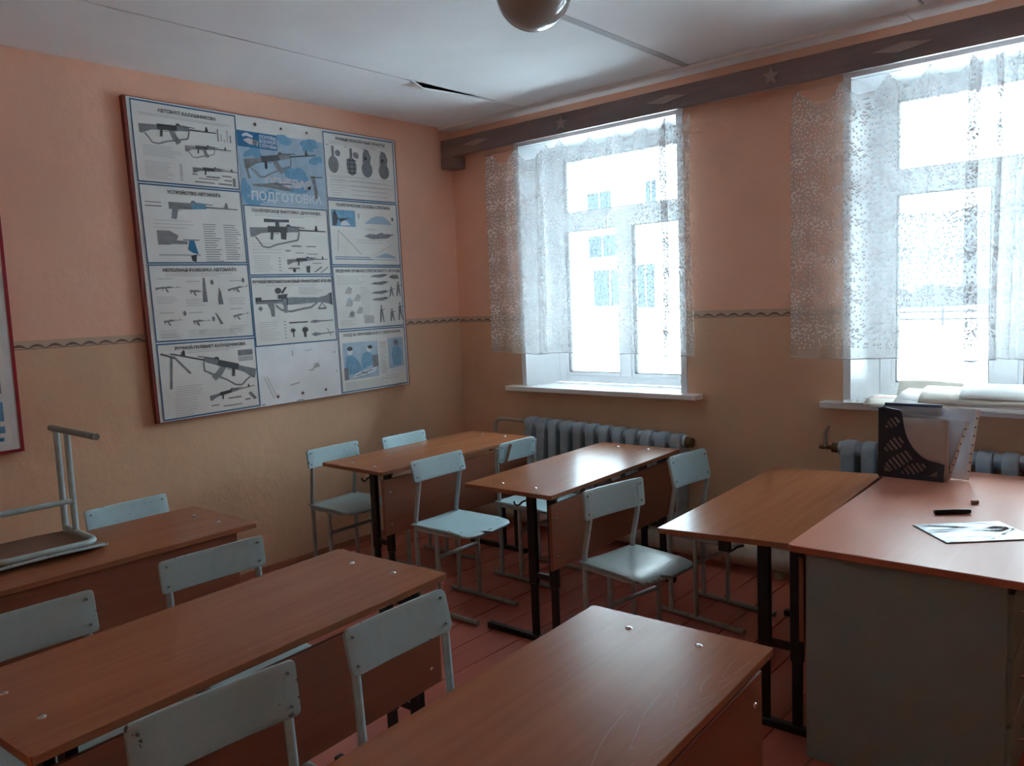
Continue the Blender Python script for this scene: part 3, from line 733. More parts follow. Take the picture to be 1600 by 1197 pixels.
def chair(x, y, yaw, label, bw=0.186, bt=0.777, bb=0.657, xt=-0.042, xb=-0.018, sz=0.435, sd=0.352, sw=0.178, paint='chairblue', tube='tube',
          corner=0.012, flip=None, gap=0.145, post_h=None, barlen=0.40, scuff=False):
    root = empty('school_chair', (x, y, 0), math.radians(yaw)); tag(root, label, 'chair', 'pale blue school chairs')
    th = 0.011; rt = 0.0115; yy = sw - 0.020
    T = M[tube]
    # seat: slightly waterfall at the front
    def fz(a, b): return -0.016 * max(0, (a - sd * 0.72) / (sd * 0.28)) ** 2 + 0.004 * (abs(b) / sw) ** 2
    sm_ = slab(seat_outline(sd, sw), th, fz); sm_.materials.append(M[paint]); sm_.materials.append(M['barepl'])
    for q_ in sm_.polygons:
        if q_.normal.z < -0.8: q_.material_index = 1
    se = put('seat', sm_, None, root, (0, 0, sz))
    # rivets on the seat
    rv = MB()
    for sx, sy in ((0.02, 0.8), (0.05, 0.9), (sd - 0.07, 0.82), (sd - 0.10, 0.9)):
        for s in (-1, 1):
            rv.lathe([(0.0, 0.0028), (0.0028, 0.0018), (0.0036, -0.002)], 8, sx, s * sw * sy)
    rv.build('rivets', M['rivet'], se)['kind'] = 'stuff'
    # side frames
    zr = sz - th - rt
    xm = (xb + xt) / 2
    for s in (-1, 1):
        MB().tube([(0, s * yy, 0.02), (0, s * yy, sz * 0.5), (0.0, s * yy, sz + 0.03), (xb + 0.010 + (0 if xb < 0 else 0), s * yy, bb), (xt + 0.012, s * yy, bt - 0.02)], rt, 10).build('rear_leg', T, root)
        MB().tube([(gap, s * yy, 0.02), (gap, s * yy, zr)], rt, 10).build('front_leg', T, root)
        MB().tube([(-0.055, s * yy, 0.0125), (barlen, s * yy, 0.0125)], 0.0125, 10).build('foot_bar', M['footbar'], root)
    # U-shaped seat frame and cross rail
    cr = 0.05; x2 = sd - 0.055
    u = [(0.0, -yy, zr)] + [(x2 - cr, -yy, zr)] + [(x2 - cr + cr * math.sin(a), -yy + cr - cr * math.cos(a), zr) for a in (0.4, 0.8, 1.2)] + [(x2, -yy + cr, zr), (x2, yy - cr, zr)]
    u += [(x2 - cr + cr * math.cos(a), yy - cr + cr * math.sin(a), zr) for a in (0.4, 0.8, 1.2)] + [(x2 - cr, yy, zr), (0.0, yy, zr)]
    MB().tube(u, rt, 10).build('seat_frame', T, root)
    MB().tube([(gap, -yy, sz * 0.66), (gap, yy, sz * 0.66)], 0.0105, 10).build('cross_rail', T, root)
    # backrest: curved plywood in the plane of the posts
    hgt = math.hypot(bt - bb, xt - xb)
    out = rounded_rect(-hgt / 2, hgt / 2, -bw, bw, corner, 3)
    me = slab(out, 0.011, lambda a, b: -0.010 * (1 - (b / bw) ** 2), 0.0025)
    # local slab x -> up along the lean, slab z -> forward
    ang = math.atan2(xt - xb, bt - bb)
    up = Vector((math.sin(ang), 0, math.cos(ang))); fw = Vector((math.cos(ang), 0, -math.sin(ang)))
    mat4 = Matrix(((up.x, 0, fw.x, 0), (0, 1, 0, 0), (up.z, 0, fw.z, 0), (0, 0, 0, 1)))
    me.transform(mat4)
    me.flip_normals()
    bk = put('backrest', me, M[paint], root, ((xt + xb) / 2 + 0.024, 0, (bt + bb) / 2))
    rv = MB()
    for s in (-1, 1):
        for q in (-0.30, 0.30):
            c = up * (q * hgt) + fw * 0.001
            rv.tube([(c.x - 0.012, s * (bw - 0.022), c.z), (c.x + 0.0015, s * (bw - 0.022), c.z)], 0.0034, 8)
    rv.build('rivets', M['rivet'], bk)['kind'] = 'stuff'
    if scuff:
        sc = MB()
        for q in range(9):
            t0 = -0.45 + q * 0.1; c = up * (t0 * hgt) + fw * 0.0012
            sc.box(c.x - 0.001, c.x + 0.0008, -bw + 0.045 + q * 0.004, -bw + 0.070 + q * 0.004, c.z - 0.006, c.z + 0.006)
        sc.build('worn_stripe', M['barepl'], bk)['kind'] = 'stuff'
    if flip is not None:
        root.rotation_euler = (math.radians(180), 0, math.radians(yaw)); root.location.z = flip
    return root

chair(-3.856, 2.778, 2.4, 'pale blue chair with speckled seat, alone at the poster wall end of the corner desk', bw=0.188, bt=0.760, bb=0.655, xt=0.0, xb=0.010, sz=0.440, sd=0.330, sw=0.176, paint='chairblue', barlen=0.24)
chair(-3.69, 3.218, 1.5, 'pale blue chair mostly hidden behind the corner desk, only its back showing', bw=0.179, bt=0.774, bb=0.658, paint='chairblue')
chair(-3.01, 2.806, 1.1, 'blue chair with a scratched back between the corner desk and the glare desk', bw=0.187, bt=0.777, bb=0.673, xt=0.002, xb=0.029, sz=0.446, sd=0.376, sw=0.168)
chair(-2.979, 3.431, -0.6, 'light blue chair with a dark worn stripe down its back beside the radiator', bw=0.158, bt=0.758, bb=0.645, xt=-0.010, xb=-0.02, sw=0.183, corner=0.022, scuff=True)
chair(-1.925, 2.804, -9.9, 'glossy grey blue chair standing turned in front of the tilted-top desk', bw=0.184, bt=0.760, bb=0.636, xt=0.018, xb=0.027, sz=0.446, sd=0.337, sw=0.169, paint='chairpale')
chair(-1.921, 3.480, -6.0, 'light blue chair with rounded back between the tilted-top desk and window wall', bw=0.156, bt=0.781, bb=0.630, xt=-0.005, xb=0.026, sz=0.425, sd=0.36, sw=0.160, corner=0.024)
chair(-3.43, 1.425, 3.9, 'pale blue chair at the poster wall, its back showing beyond the upturned chair', bw=0.177, bt=0.773, bb=0.657)
chair(-2.482, 1.297, -1.6, 'pale chair with chipped top, at the far end of the long middle desk', bw=0.184, bt=0.769, bb=0.664, xt=-0.038, xb=-0.024, paint='chairpale')
chair(-2.385, 0.690, 0.0, 'pale chair cut off by the left photo edge, behind the middle desk', paint='chairpale', barlen=0.235)
chair(-1.540, 1.302, 2.0, 'pale chair with rounded back corners, behind the far part of the nearest desk', bw=0.177, bt=0.773, bb=0.657, xt=-0.047, xb=-0.02, paint='chairpale', tube='tubeblue', corner=0.02)
chair(-1.502, 0.770, -2.4, 'pale chair with a flaking lower edge, lowest in the photo', bw=0.184, bt=0.780, bb=0.655, xt=-0.038, xb=-0.025, paint='chairpale', tube='tubeblue', barlen=0.30)
up_ = chair(-3.342, 0.975, -0.5, 'upturned blue chair lying seat down on a desk, feet in the air', sd=0.365, sw=0.185, sz=0.425, gap=0.105, barlen=0.385, tube='tubeblue', flip=TOPZ + 0.430)

# ------------------------------------------------------------------ teacher's desk
td = empty('teacher_desk', (-0.655, 3.22, 0), math.radians(1.4)); tag(td, 'teacher desk with pinkish top and grey-green side panel', 'desk')
TX0, TX1, TY0, TY1, TZ = -0.375, 0.375, -0.715, 0.705, 0.7245
tm = MB().prism(rounded_rect(TX0, TX1, TY0, TY1, 0.018, 4), 2, TZ - 0.024, TZ).mesh('desktop', 0.004, 2)
tm.materials.append(M['tdesk']); tm.materials.append(M['tedge'])
for p in tm.polygons:
    if p.normal.z < 0.75: p.material_index = 1
put('desktop', tm, None, td)
for ya in (TY0 + 0.02, TY1 - 0.04):
    MB().box(TX0 + 0.055, TX1 - 0.13, ya, ya + 0.018, 0.0, TZ - 0.024).build('side_panel', M['tside'], td, 0.001)
MB().box(TX0 + 0.055, TX0 + 0.071, TY0 + 0.038, TY1 - 0.04, 0.25, TZ - 0.024).build('front_panel', M['tside'], td)
# drawer pedestal under the near end
pd = MB().box(TX1 - 0.15, TX1 - 0.132, TY0 + 0.038, TY0 + 0.42, 0.05, TZ - 0.024).box(TX0 + 0.071, TX1 - 0.15, TY0 + 0.402, TY0 + 0.42, 0.05, TZ - 0.024).build('pedestal', M['tside'], td)
for k in range(3):
    d = MB().box(TX1 - 0.132, TX1 - 0.116, TY0 + 0.045, TY0 + 0.415, 0.08 + k * 0.20, 0.27 + k * 0.20).build('drawer', M['tside'], td, 0.002)
    MB().tube([(TX1 - 0.116, TY0 + 0.19, 0.175 + k * 0.2), (TX1 - 0.10, TY0 + 0.19, 0.175 + k * 0.2), (TX1 - 0.10, TY0 + 0.27, 0.175 + k * 0.2), (TX1 - 0.116, TY0 + 0.27, 0.175 + k * 0.2)], 0.004, 6).build('handle', M['chrome'], d)

# file holder with punched sleeves
TT = TZ
hd = empty('file_holder', (-1.065, 3.645, TT), math.radians(0.5)); tag(hd, 'navy plastic file holder with slanted slots on the teacher desk', 'file holder')
def side_with_slots(mb, y0, y1):
    # outline: tall at the back (x=0), low at the front (x=0.255)
    o = [(0, 0), (0.258, 0), (0.262, 0.075), (0.225, 0.082)]
    for k in range(1, 8):
        a = math.radians(90 * k / 8)
        o.append((0.225 - 0.125 * math.sin(a), 0.082 + 0.165 * (1 - math.cos(a)) + 0.02 * k / 8))
    o += [(0.095, 0.285), (0.086, 0.298), (0.03, 0.307), (0.0, 0.305)]
    n = len(o)
    bm = bmesh.new(); bm.faces.new([bm.verts.new((x_, 0, z_)) for x_, z_ in o])
    me = bpy.data.meshes.new('s'); bm.to_mesh(me); bm.free(); return o
# side panel = outline minus slots, cut with bmesh booleans by polygon clipping
def cut_plate(outline, slots, thick):
    cu = bpy.data.curves.new('plate', 'CURVE'); cu.dimensions = '2D'; cu.fill_mode = 'BOTH'; cu.extrude = thick / 2
    for poly in [outline] + slots:
        sp = cu.splines.new('POLY'); sp.points.add(len(poly) - 1); sp.use_cyclic_u = True
        for k, (a, b) in enumerate(poly): sp.points[k].co = (a, b, 0, 1)
    o = bpy.data.objects.new('plate', cu); COL.objects.link(o)
    dg = bpy.context.evaluated_depsgraph_get(); me = bpy.data.meshes.new_from_object(o.evaluated_get(dg))
    bpy.data.objects.remove(o); bpy.data.curves.remove(cu)
    return me
outl = side_with_slots(None, 0, 0)
slots = []
def slot(cx, cz, ln, w_=0.0105, ang=-52):
    a = math.radians(ang); d = (math.cos(a) * ln / 2, math.sin(a) * ln / 2); nrm = (-math.sin(a) * w_ / 2, math.cos(a) * w_ / 2)
    slots.append([(cx - d[0] - nrm[0], cz - d[1] - nrm[1]), (cx + d[0] - nrm[0], cz + d[1] - nrm[1]), (cx + d[0] + nrm[0], cz + d[1] + nrm[1]), (cx - d[0] + nrm[0], cz - d[1] + nrm[1])])
for k in range(4): slot(0.034 + 0.0138 * k, 0.222 + 0.0108 * k, (0.014, 0.030, 0.040, 0.030)[k])
for k in range(5): slot(0.030 + 0.0150 * k + 0.002, 0.130 + 0.011 * k - 0.008, (0.020, 0.036, 0.046, 0.050, 0.030)[k])
for k in range(6): slot(0.044 + 0.0155 * k, 0.050 + 0.0115 * k - 0.004, (0.040, 0.050, 0.052, 0.052, 0.050, 0.046)[k])
for k in range(6): slot(0.100 + 0.0165 * k, 0.026 + 0.0075 * k, (0.014, 0.030, 0.046, 0.046, 0.040, 0.020)[k])
slots.append([(0.024, 0.026), (0.052, 0.024), (0.026, 0.052)])
slots.append([(0.200, 0.020), (0.236, 0.022), (0.234, 0.044)])
plate = cut_plate(outl, slots, 0.003)
plate.transform(Matrix.Rotation(math.radians(90), 4, 'X')); plate.materials.clear(); plate.materials.append(M['holder'])
HD = 0.085
put('side_plate', plate, None, hd, (0, 0.0015, 0)); put('side_plate', plate, None, hd, (0, HD - 0.0015, 0))
MB().box(0, 0.003, 0.003, HD - 0.003, 0, 0.305).build('back_plate', M['holder'], hd)
MB().box(0.003, 0.258, 0.003, HD - 0.003, 0, 0.003).build('base_plate', M['holder'], hd)
MB().box(0.255, 0.258, 0.003, HD - 0.003, 0.003, 0.055).build('front_lip', M['holder'], hd)

def bent_sheet(name, mat, x0, x1, z0, z1, y0, bow, curl, label=None, cat=None, nx=14, nz=8, thick=0.0012, top_skew=0.0, lean=0.0):
    """upright sheet standing in the holder: leans in y by bow, front end curls by curl"""
    vs = []; fs = []
    for i in range(nx + 1):
        for j in range(nz + 1):
            s = i / nx; t = j / nz
            xx = x0 + (x1 - x0) * s - max(0, s - 0.6) ** 2 * abs(curl) * 0.8 + lean * s * s * t
            yy_ = y0 + bow * t * t * s + curl * max(0, s - 0.45) ** 2 * (0.4 + 0.6 * t)
            zz = z0 + (z1 - z0 + top_skew * s) * t
            vs.append((xx, yy_, zz))
    for i in range(nx):
        for j in range(nz): fs.append((i * (nz + 1) + j, (i + 1) * (nz + 1) + j, (i + 1) * (nz + 1) + j + 1, i * (nz + 1) + j + 1))
    me = bpy.data.meshes.new(name); me.from_pydata(vs, [], fs); me.polygons.foreach_set('use_smooth', [True] * len(fs))
    o = put(name, me, mat); md = o.modifiers.new('thick', 'SOLIDIFY'); md.thickness = thick
    o.location = hd.location; o.rotation_euler = hd.rotation_euler
    if label: tag(o, label, cat)
    return o
fo = bent_sheet('folder', M['folder'], 0.008, 0.236, 0.004, 0.318, 0.066, 0.004, 0.0, 'dark blue folder standing at the back of the file holder', 'folder', thick=0.006)
pk = empty('paper_block', hd.location, math.radians(0.5)); tag(pk, 'thick block of greyish papers inside the file holder', 'papers')
for k in range(9):
    bent_sheet('sheet', M['sheetgrey'] if k < 3 else M['sheet'], 0.006, 0.262 + 0.004 * (k % 3), 0.004, 0.262 + 0.004 * (k % 2) - 0.002 * k, 0.008 + 0.005 * k, 0.004, 0.012, thick=0.0028).parent = pk
for c_ in pk.children:
    c_.location = (0, 0, 0); c_.rotation_euler = (0, 0, 0)
def sleeve(y0, curl, x1, z1, bow, label, skew=0.0, lean=0.0):
    o = bent_sheet('plastic_sleeve', M['film'], 0.012, x1, 0.006, z1, y0, bow, curl, label, 'plastic sleeve', thick=0.0006, top_skew=skew, lean=lean)
    # white punched strip along the free edge
    me = o.data; nx, nz = 14, 8
    st = MB(); vs = []
    for j in range(nz + 1):
        a = me.vertices[13 * (nz + 1) + j].co; b = me.vertices[14 * (nz + 1) + j].co
        d = (b - a).normalized(); vs.append((b - d * 0.012, b + d * 0.002))
    P = [p for v2 in vs for p in v2]
    st.add([(p.x, p.y - 0.0012, p.z) for p in P], [(2 * j, 2 * j + 1, 2 * j + 3, 2 * j + 2) for j in range(nz)])
    so = st.build('punched_strip', M['sheet'], o)
    hl = MB()
    for j in range(1, nz):
        a, b = vs[j]; c = (a + b) / 2
        hl.tube([(c.x, c.y - 0.0030, c.z), (c.x, c.y - 0.0014, c.z)], 0.0035, 8)
    hl.build('punch_holes', M['ink'], o)['kind'] = 'stuff'
    return o
sleeve(0.058, -0.10, 0.285, 0.290, -0.008, 'clear punched sleeve curling out at the front of the file holder', -0.03, 0.075)
sleeve(0.062, 0.05, 0.345, 0.306, 0.004, 'clear punched sleeve standing widest out of the file holder', 0.0, 0.035)
sleeve(0.066, 0.20, 0.33, 0.300, 0.016, 'clear punched sleeve bending away behind the file holder')
sleeve(0.052, -0.03, 0.268, 0.255, -0.004, 'short clear punched sleeve tucked in the middle of the file holder', -0.05, 0.060)

# marker, chalk and foil bag on the teacher desk
mk = empty('marker_pen', (-0.668, 3.150, TT + 0.0095), math.radians(38)); tag(mk, 'black marker pen lying on the teacher desk', 'pen')
MB().tube([(-0.062, 0, 0), (-0.058, 0, 0), (0.012, 0, 0)], [0.007, 0.0088, 0.0092], 14).build('barrel', M['marker'], mk)
MB().tube([(0.013, 0, 0), (0.060, 0, 0), (0.066, 0, 0)], [0.0095, 0.0090, 0.0065], 14).build('cap', M['marker'], mk)
ch = MB().tube([(-0.013, 0, 0), (-0.012, 0, 0), (0.012, 0, 0), (0.013, 0, 0)], [0.006, 0.0075, 0.0075, 0.006], 12).build('chalk_stub', M['chalk'], None)
ch.location = (-0.632, 3.345, TT + 0.0075); ch.rotation_euler = (0, 0, 0.75); tag(ch, 'short pinkish chalk stub behind the marker pen', 'chalk')
fb = MB(); NX, NY = 64, 46; vs = []
rr = random.Random(3)
CREASES = [(rr.uniform(0, 1.43), rr.uniform(0, 1), rr.gauss(0.05, 0.28), rr.uniform(0.02, 0.06), rr.uniform(-0.003, 0.006)) for _ in range(26)]
for top_ in (1, 0):
    for i in range(NX + 1):
        for j in range(NY + 1):
            u = i / NX; v = j / NY; e = min(u, 1 - u, v, 1 - v)
            z = 0.0
            if top_:
                z = 0.003 + 0.0035 * min(1, e * 8)
                for (px_, py_, an, wd_, hh) in CREASES:
                    d_ = abs((u * 1.43 - px_) * math.sin(an) - (v - py_) * math.cos(an))
                    z += hh * max(0, 1 - d_ / wd_) * min(1, e * 7)
                z += 0.0006 * rr.random() * min(1, e * 10)
                z = max(z, 0.0012)
            vs.append((u * 0.30 - 0.15, v * 0.21 - 0.105, z))
fs = []
def fi(l, i, j): return l * (NX + 1) * (NY + 1) + i * (NY + 1) + j
for i in range(NX):
    for j in range(NY):
        fs.append((fi(0, i, j), fi(0, i + 1, j), fi(0, i + 1, j + 1), fi(0, i, j + 1))); fs.append((fi(1, i, j), fi(1, i, j + 1), fi(1, i + 1, j + 1), fi(1, i + 1, j)))
for i in range(NX):
    for j in (0, NY): fs.append((fi(0, i, j), fi(0, i + 1, j), fi(1, i + 1, j), fi(1, i, j)))
for j in range(NY):
    for i in (0, NX): fs.append((fi(0, i, j), fi(0, i, j + 1), fi(1, i, j + 1), fi(1, i, j)))
fb.add(vs, fs, True); fo_ = fb.build('foil_bag', M['foil'], None)
fo_.location = (-0.56, 2.950, TT + 0.0003); fo_.rotation_euler = (0, 0, math.radians(42)); tag(fo_, 'crumpled silver foil bag lying flat on the teacher desk', 'bag')

# papers heaped on the sill of the second window
SZ = WZ[0] - 0.002
def sheet(x, y, z, lx, ly, rz, mat, label, curl=0.0, lift=0.0, droop=0.0, tx=0.0, print_=None):
    n, nb = 14, 8; vs = []
    for i in range(n + 1):
        for j in range(nb + 1):
            a = i / n - 0.5; b = j / nb - 0.5
            zz = curl * (2 * a) ** 2 + lift * max(0, a) * 2 + 0.0015 * math.sin(9 * a + 4 * b) - droop * max(0, -b - 0.02) ** 1.6
            vs.append((a * lx, b * ly, zz))
    fs = [(i * (nb + 1) + j, (i + 1) * (nb + 1) + j, (i + 1) * (nb + 1) + j + 1, i * (nb + 1) + j + 1) for i in range(n) for j in range(nb)]
    me = bpy.data.meshes.new('paper_sheet'); me.from_pydata(vs, [], fs); me.polygons.foreach_set('use_smooth', [True] * len(fs))
    o = put('paper_sheet', me, mat, None, (x, y, z), (tx, 0, rz)); md = o.modifiers.new('thick', 'SOLIDIFY'); md.thickness = 0.0012
    tag(o, label, 'paper', 'papers on the window sill')
    if print_:
        pm2 = MB()
        for (a0, b0, a1, b1) in print_: pm2.box(a0 * lx, a1 * lx, b0 * ly, b1 * ly, 0.0012, 0.0020)
        pm2.build('print', M['pinkprint'] if mat is M['cream'] else M['inklight'], o)['kind'] = 'stuff'
    return o
sheet(-1.300, 4.235, SZ + 0.006, 0.22, 0.17, 0.30, M['sheet'], 'small printed sheets at the end of the sill heap by the file holder', 0.001, print_=[(-0.4, -0.3, -0.3, 0.3), (-0.2, -0.3, -0.15, 0.3), (0.0, -0.2, 0.08, 0.3), (0.2, -0.3, 0.3, 0.2)])
sheet(-0.60, 4.235, SZ + 0.008, 0.92, 0.22, 0.02, M['sheetgrey'], 'greyish paper lowest in the sill heap', droop=0.045)
sheet(-1.04, 4.255, SZ + 0.022, 0.50, 0.22, 0.12, M['cream'], 'cream sheet with pink corner near the start of the sill heap', 0.001, droop=0.08, print_=[(-0.45, 0.1, -0.2, 0.42), (-0.5, -0.0, -0.36, 0.1)])
sheet(-0.66, 4.245, SZ + 0.036, 0.98, 0.24, 0.0, M['sheet'], 'longest white poster sheet drooping along the sill front', 0.002, droop=0.12, tx=0.06)
sheet(-0.74, 4.270, SZ + 0.052, 0.80, 0.22, -0.03, M['sheet'], 'white poster sheet in the middle of the sill heap', 0.003, droop=0.10, tx=0.08)
sheet(-0.62, 4.275, SZ + 0.068, 0.84, 0.22, 0.03, M['cream'], 'cream poster sheet near the top of the sill heap', 0.004, droop=0.12, tx=0.10)
sheet(-0.52, 4.300, SZ + 0.086, 0.70, 0.20, 0.04, M['sheet'], 'curled white poster sheet on top of the sill heap', 0.006, droop=0.10, tx=0.12)
sheet(-1.02, 4.44, SZ + 0.050, 0.36, 0.12, 0.02, M['cream'], 'narrow cream card leaning on the window frame', 0.0, -0.025, tx=0.85)
sp_ = MB().box(-0.022, 0.022, -0.012, 0.012, 0.0, 0.022).prism([(-0.012, 0.0), (0.012, 0.0), (0.020, 0.012), (0.006, 0.020)], 1, -0.010, 0.010).build('sharpener', M['bluething'], None, 0.003)
sp_.location = (-0.690, 4.46, SZ + 0.0005); sp_.rotation_euler = (0, 0, 0.3); tag(sp_, 'small bright blue plastic piece on the sill papers', 'sharpener')

# ------------------------------------------------------------------ poster board
XB = -4.172
class Print:
    """flat print on one sheet; u to the right, v up, both 0..1 over the sheet's quad"""
    def __init__(self, name, quad, label, paper='paper', border=True):
        self.q = [(a * K, b * K) for a, b in quad]     # TL, TR, BL, BR as (y, z)
        ys = [p[0] for p in self.q]; zs = [p[1] for p in self.q]
        self.c = ((min(ys) + max(ys)) / 2, (min(zs) + max(zs)) / 2)
        self.w = ys[1] - ys[0]; self.h = zs[0] - zs[2]
        self.layers = {}
        m = MB(); t = 0.0012
        TL, TR, BL, BR = [(p[0] - self.c[0], p[1] - self.c[1]) for p in self.q]
        m.prism([BL, BR, TR, TL], 0, 0.0, t)
        self.o = put(name, m.mesh(name), M[paper], None, (XB, self.c[0], self.c[1])); tag(self.o, label, 'poster')
        self.k = 0
        if border:
            b = 0.014; a = b * self.w / self.h
            for r in ((0, 0, 1, a * 0.9), (0, 1 - a * 0.9, 1, 1), (0, 0, b * 0.8, 1), (1 - b * 0.8, 0, 1, 1)): self.rect('inkteal', *r)
    def at(self, u, v, off):
        TL, TR, BL, BR = self.q
        y = (BL[0] * (1 - u) + BR[0] * u) * (1 - v) + (TL[0] * (1 - u) + TR[0] * u) * v
        z = (BL[1] * (1 - u) + BR[1] * u) * (1 - v) + (TL[1] * (1 - u) + TR[1] * u) * v
        return (off, y - self.c[0], z - self.c[1])
    ORDER = {'inkpale': 1, 'inkmidblue': 2, 'inkpink': 3, 'inkwhite': 4, 'inkblue': 2.5, 'inklight': 3.5, 'inkmid': 5, 'inkteal': 6, 'ink': 7, 'starred': 7, 'barepl': 3}
    def poly(self, col, pts):
        L = self.layers.setdefault(col, MB())
        off = 0.0012 + 0.00022 * self.ORDER[col] + 0.000006 * min(len(L.f), 40)
        L.add([self.at(u, v, off) for u, v in pts], [tuple(range(len(pts)))])
    def rect(self, col, u0, v0, u1, v1): self.poly(col, [(u0, v0), (u1, v0), (u1, v1), (u0, v1)])
    def line(self, col, pts, w=0.008):
        as_ = self.w / self.h
        for (a, b), (c, d) in zip(pts, pts[1:]):
            dx, dy = (c - a) * as_, d - b; n = math.hypot(dx, dy) or 1
            ox, oy = -dy / n * w / 2 / as_, dx / n * w / 2
            self.poly(col, [(a + ox, b + oy), (a - ox, b - oy), (c - ox, d - oy), (c + ox, d + oy)])
    def ell(self, col, u, v, ru, rv, n=14, rot=0.0):
        as_ = self.w / self.h; pts = []
        for k in range(n):
            a = 2 * math.pi * k / n; x_ = ru * as_ * math.cos(a); y_ = rv * math.sin(a)
            pts.append((u + (x_ * math.cos(rot) - y_ * math.sin(rot)) / as_, v + x_ * math.sin(rot) + y_ * math.cos(rot)))
        self.poly(col, pts)
    def text(self, col, s, u, v, width=None, size=0.055, bold=0.028, align='CENTER', squeeze=1.0):
        c = bpy.data.curves.new('t', 'FONT'); c.body = s; c.align_x = align; c.size = 1.0; c.offset = bold; c.resolution_u = 2
        o = bpy.data.objects.new('t', c); COL.objects.link(o)
        dg = bpy.context.evaluated_depsgraph_get(); me = bpy.data.meshes.new_from_object(o.evaluated_get(dg))
        xs = [p.co.x for p in me.vertices]; wd = max(xs) - min(xs)
        as_ = self.w / self.h
        sy = size / 0.72
        sx = (width / wd) if width else sy / as_ * squeeze
        L = self.layers.setdefault(col, MB()); off = 0.0012 + 0.00022 * self.ORDER[col] + 0.00025
        L.add([self.at(u + p.co.x * sx, v + p.co.y * sy, off) for p in me.vertices], [tuple(p.vertices) for p in me.polygons])
        bpy.data.objects.remove(o); bpy.data.curves.remove(c); bpy.data.meshes.remove(me)
    def lines(self, col, u0, u1, v0, v1, n, seed=1, w=0.006, ragged=0.3):
        r = random.Random(seed)
        for k in range(n):
            v = v1 + (v0 - v1) * k / max(1, n - 1)
            self.rect(col, u0, v - w / 2, u1 - (u1 - u0) * ragged * r.random(), v + w / 2)
    def xf(self, col, pts, u, v, s, rot=0.0, flip=1):
        as_ = self.w / self.h; ca, sa = math.cos(rot), math.sin(rot)
        self.poly(col, [(u + (flip * x_ * ca - y_ * sa) * s, v + (flip * x_ * sa + y_ * ca) * s * as_) for x_, y_ in pts])
    def star(self, u, v, r):
        as_ = self.w / self.h; pts = [self.at(u + a / as_, v + b, 0) for a, b in star_pts(0, 0, r, 0.42)]
        MB().prism([(q[1], q[2]) for q in pts], 0, 0.0012, 0.0030).build('star', M['starred'], self.o)
    def done(self):
        nm = {'ink': 'dark_print', 'inkmid': 'grey_print', 'inklight': 'pale_grey_print', 'inkblue': 'blue_print', 'inkmidblue': 'mid_blue_print', 'inkpale': 'pale_blue_print',
              'inkteal': 'border_print', 'inkwhite': 'white_print', 'inkpink': 'pink_print', 'starred': 'red_stars', 'barepl': 'brown_stain'}
        for c, L in self.layers.items():
            me = bpy.data.meshes.new(nm[c]); me.from_pydata(L.v, [], L.f); put(nm[c], me, M[c], self.o)['kind'] = 'stuff'
        return self.o

def rifle(p, u, v, s, rot=0.0, flip=1, sling=True, cols=('ink', 'inkmid', 'inkmid'), stock=True, mag=True, scope=False, bipod=False):
    d, m_, l = cols
    X = lambda c, pts: p.xf(c, pts, u, v, s, rot, flip)
    if stock: X(m_, [(0, 0.015), (0, -0.085), (0.03, -0.09), (0.14, -0.045), (0.23, -0.035), (0.23, 0.02)])
    X(d, [(0.22, 0.035), (0.47, 0.035), (0.47, -0.03), (0.22, -0.035)])
    X(d, [(0.255, -0.03), (0.292, -0.03), (0.275, -0.115), (0.243, -0.11)])
    X(d, [(0.30, -0.05), (0.355, -0.05), (0.355, -0.044), (0.30, -0.044)])
    if mag: X(m_, [(0.36, -0.03), (0.43, -0.03), (0.455, -0.09), (0.505, -0.155), (0.45, -0.19), (0.395, -0.12)])
    X(m_, [(0.47, 0.035), (0.63, 0.028), (0.63, -0.018), (0.47, -0.028)])
    X(d, [(0.50, 0.045), (0.70, 0.032), (0.70, 0.022), (0.50, 0.034)])
    X(d, [(0.62, 0.010), (0.99, 0.002), (0.99, -0.010), (0.62, -0.008)])
    X(d, [(0.455, 0.035), (0.47, 0.062), (0.505, 0.06), (0.52, 0.035)])
    X(d, [(0.835, 0.004), (0.852, 0.06), (0.868, 0.06), (0.88, 0.004)])
    if scope: X(d, [(0.18, 0.075), (0.50, 0.085), (0.50, 0.115), (0.36, 0.11), (0.18, 0.115)]); X(d, [(0.32, 0.03), (0.37, 0.03), (0.37, 0.085), (0.32, 0.085)])
    if bipod:
        X(m_, [(0.93, 0.0), (0.955, 0.0), (0.985, -0.42), (0.965, -0.42)]); X(m_, [(0.93, 0.0), (0.95, 0.0), (0.80, -0.24), (0.78, -0.23)])
    if sling:
        pts = [(0.06, -0.085), (0.10, -0.13), (0.14, -0.19), (0.22, -0.20), (0.32, -0.165), (0.40, -0.15), (0.50, -0.13), (0.60, -0.11), (0.625, -0.02)]
        for a, b in zip(pts, pts[1:]):
            dx, dy = b[0] - a[0], b[1] - a[1]; n = math.hypot(dx, dy); ox, oy = -dy / n * 0.009, dx / n * 0.009
            X(l, [(a[0] + ox, a[1] + oy), (a[0] - ox, a[1] - oy), (b[0] - ox, b[1] - oy), (b[0] + ox, b[1] + oy)])

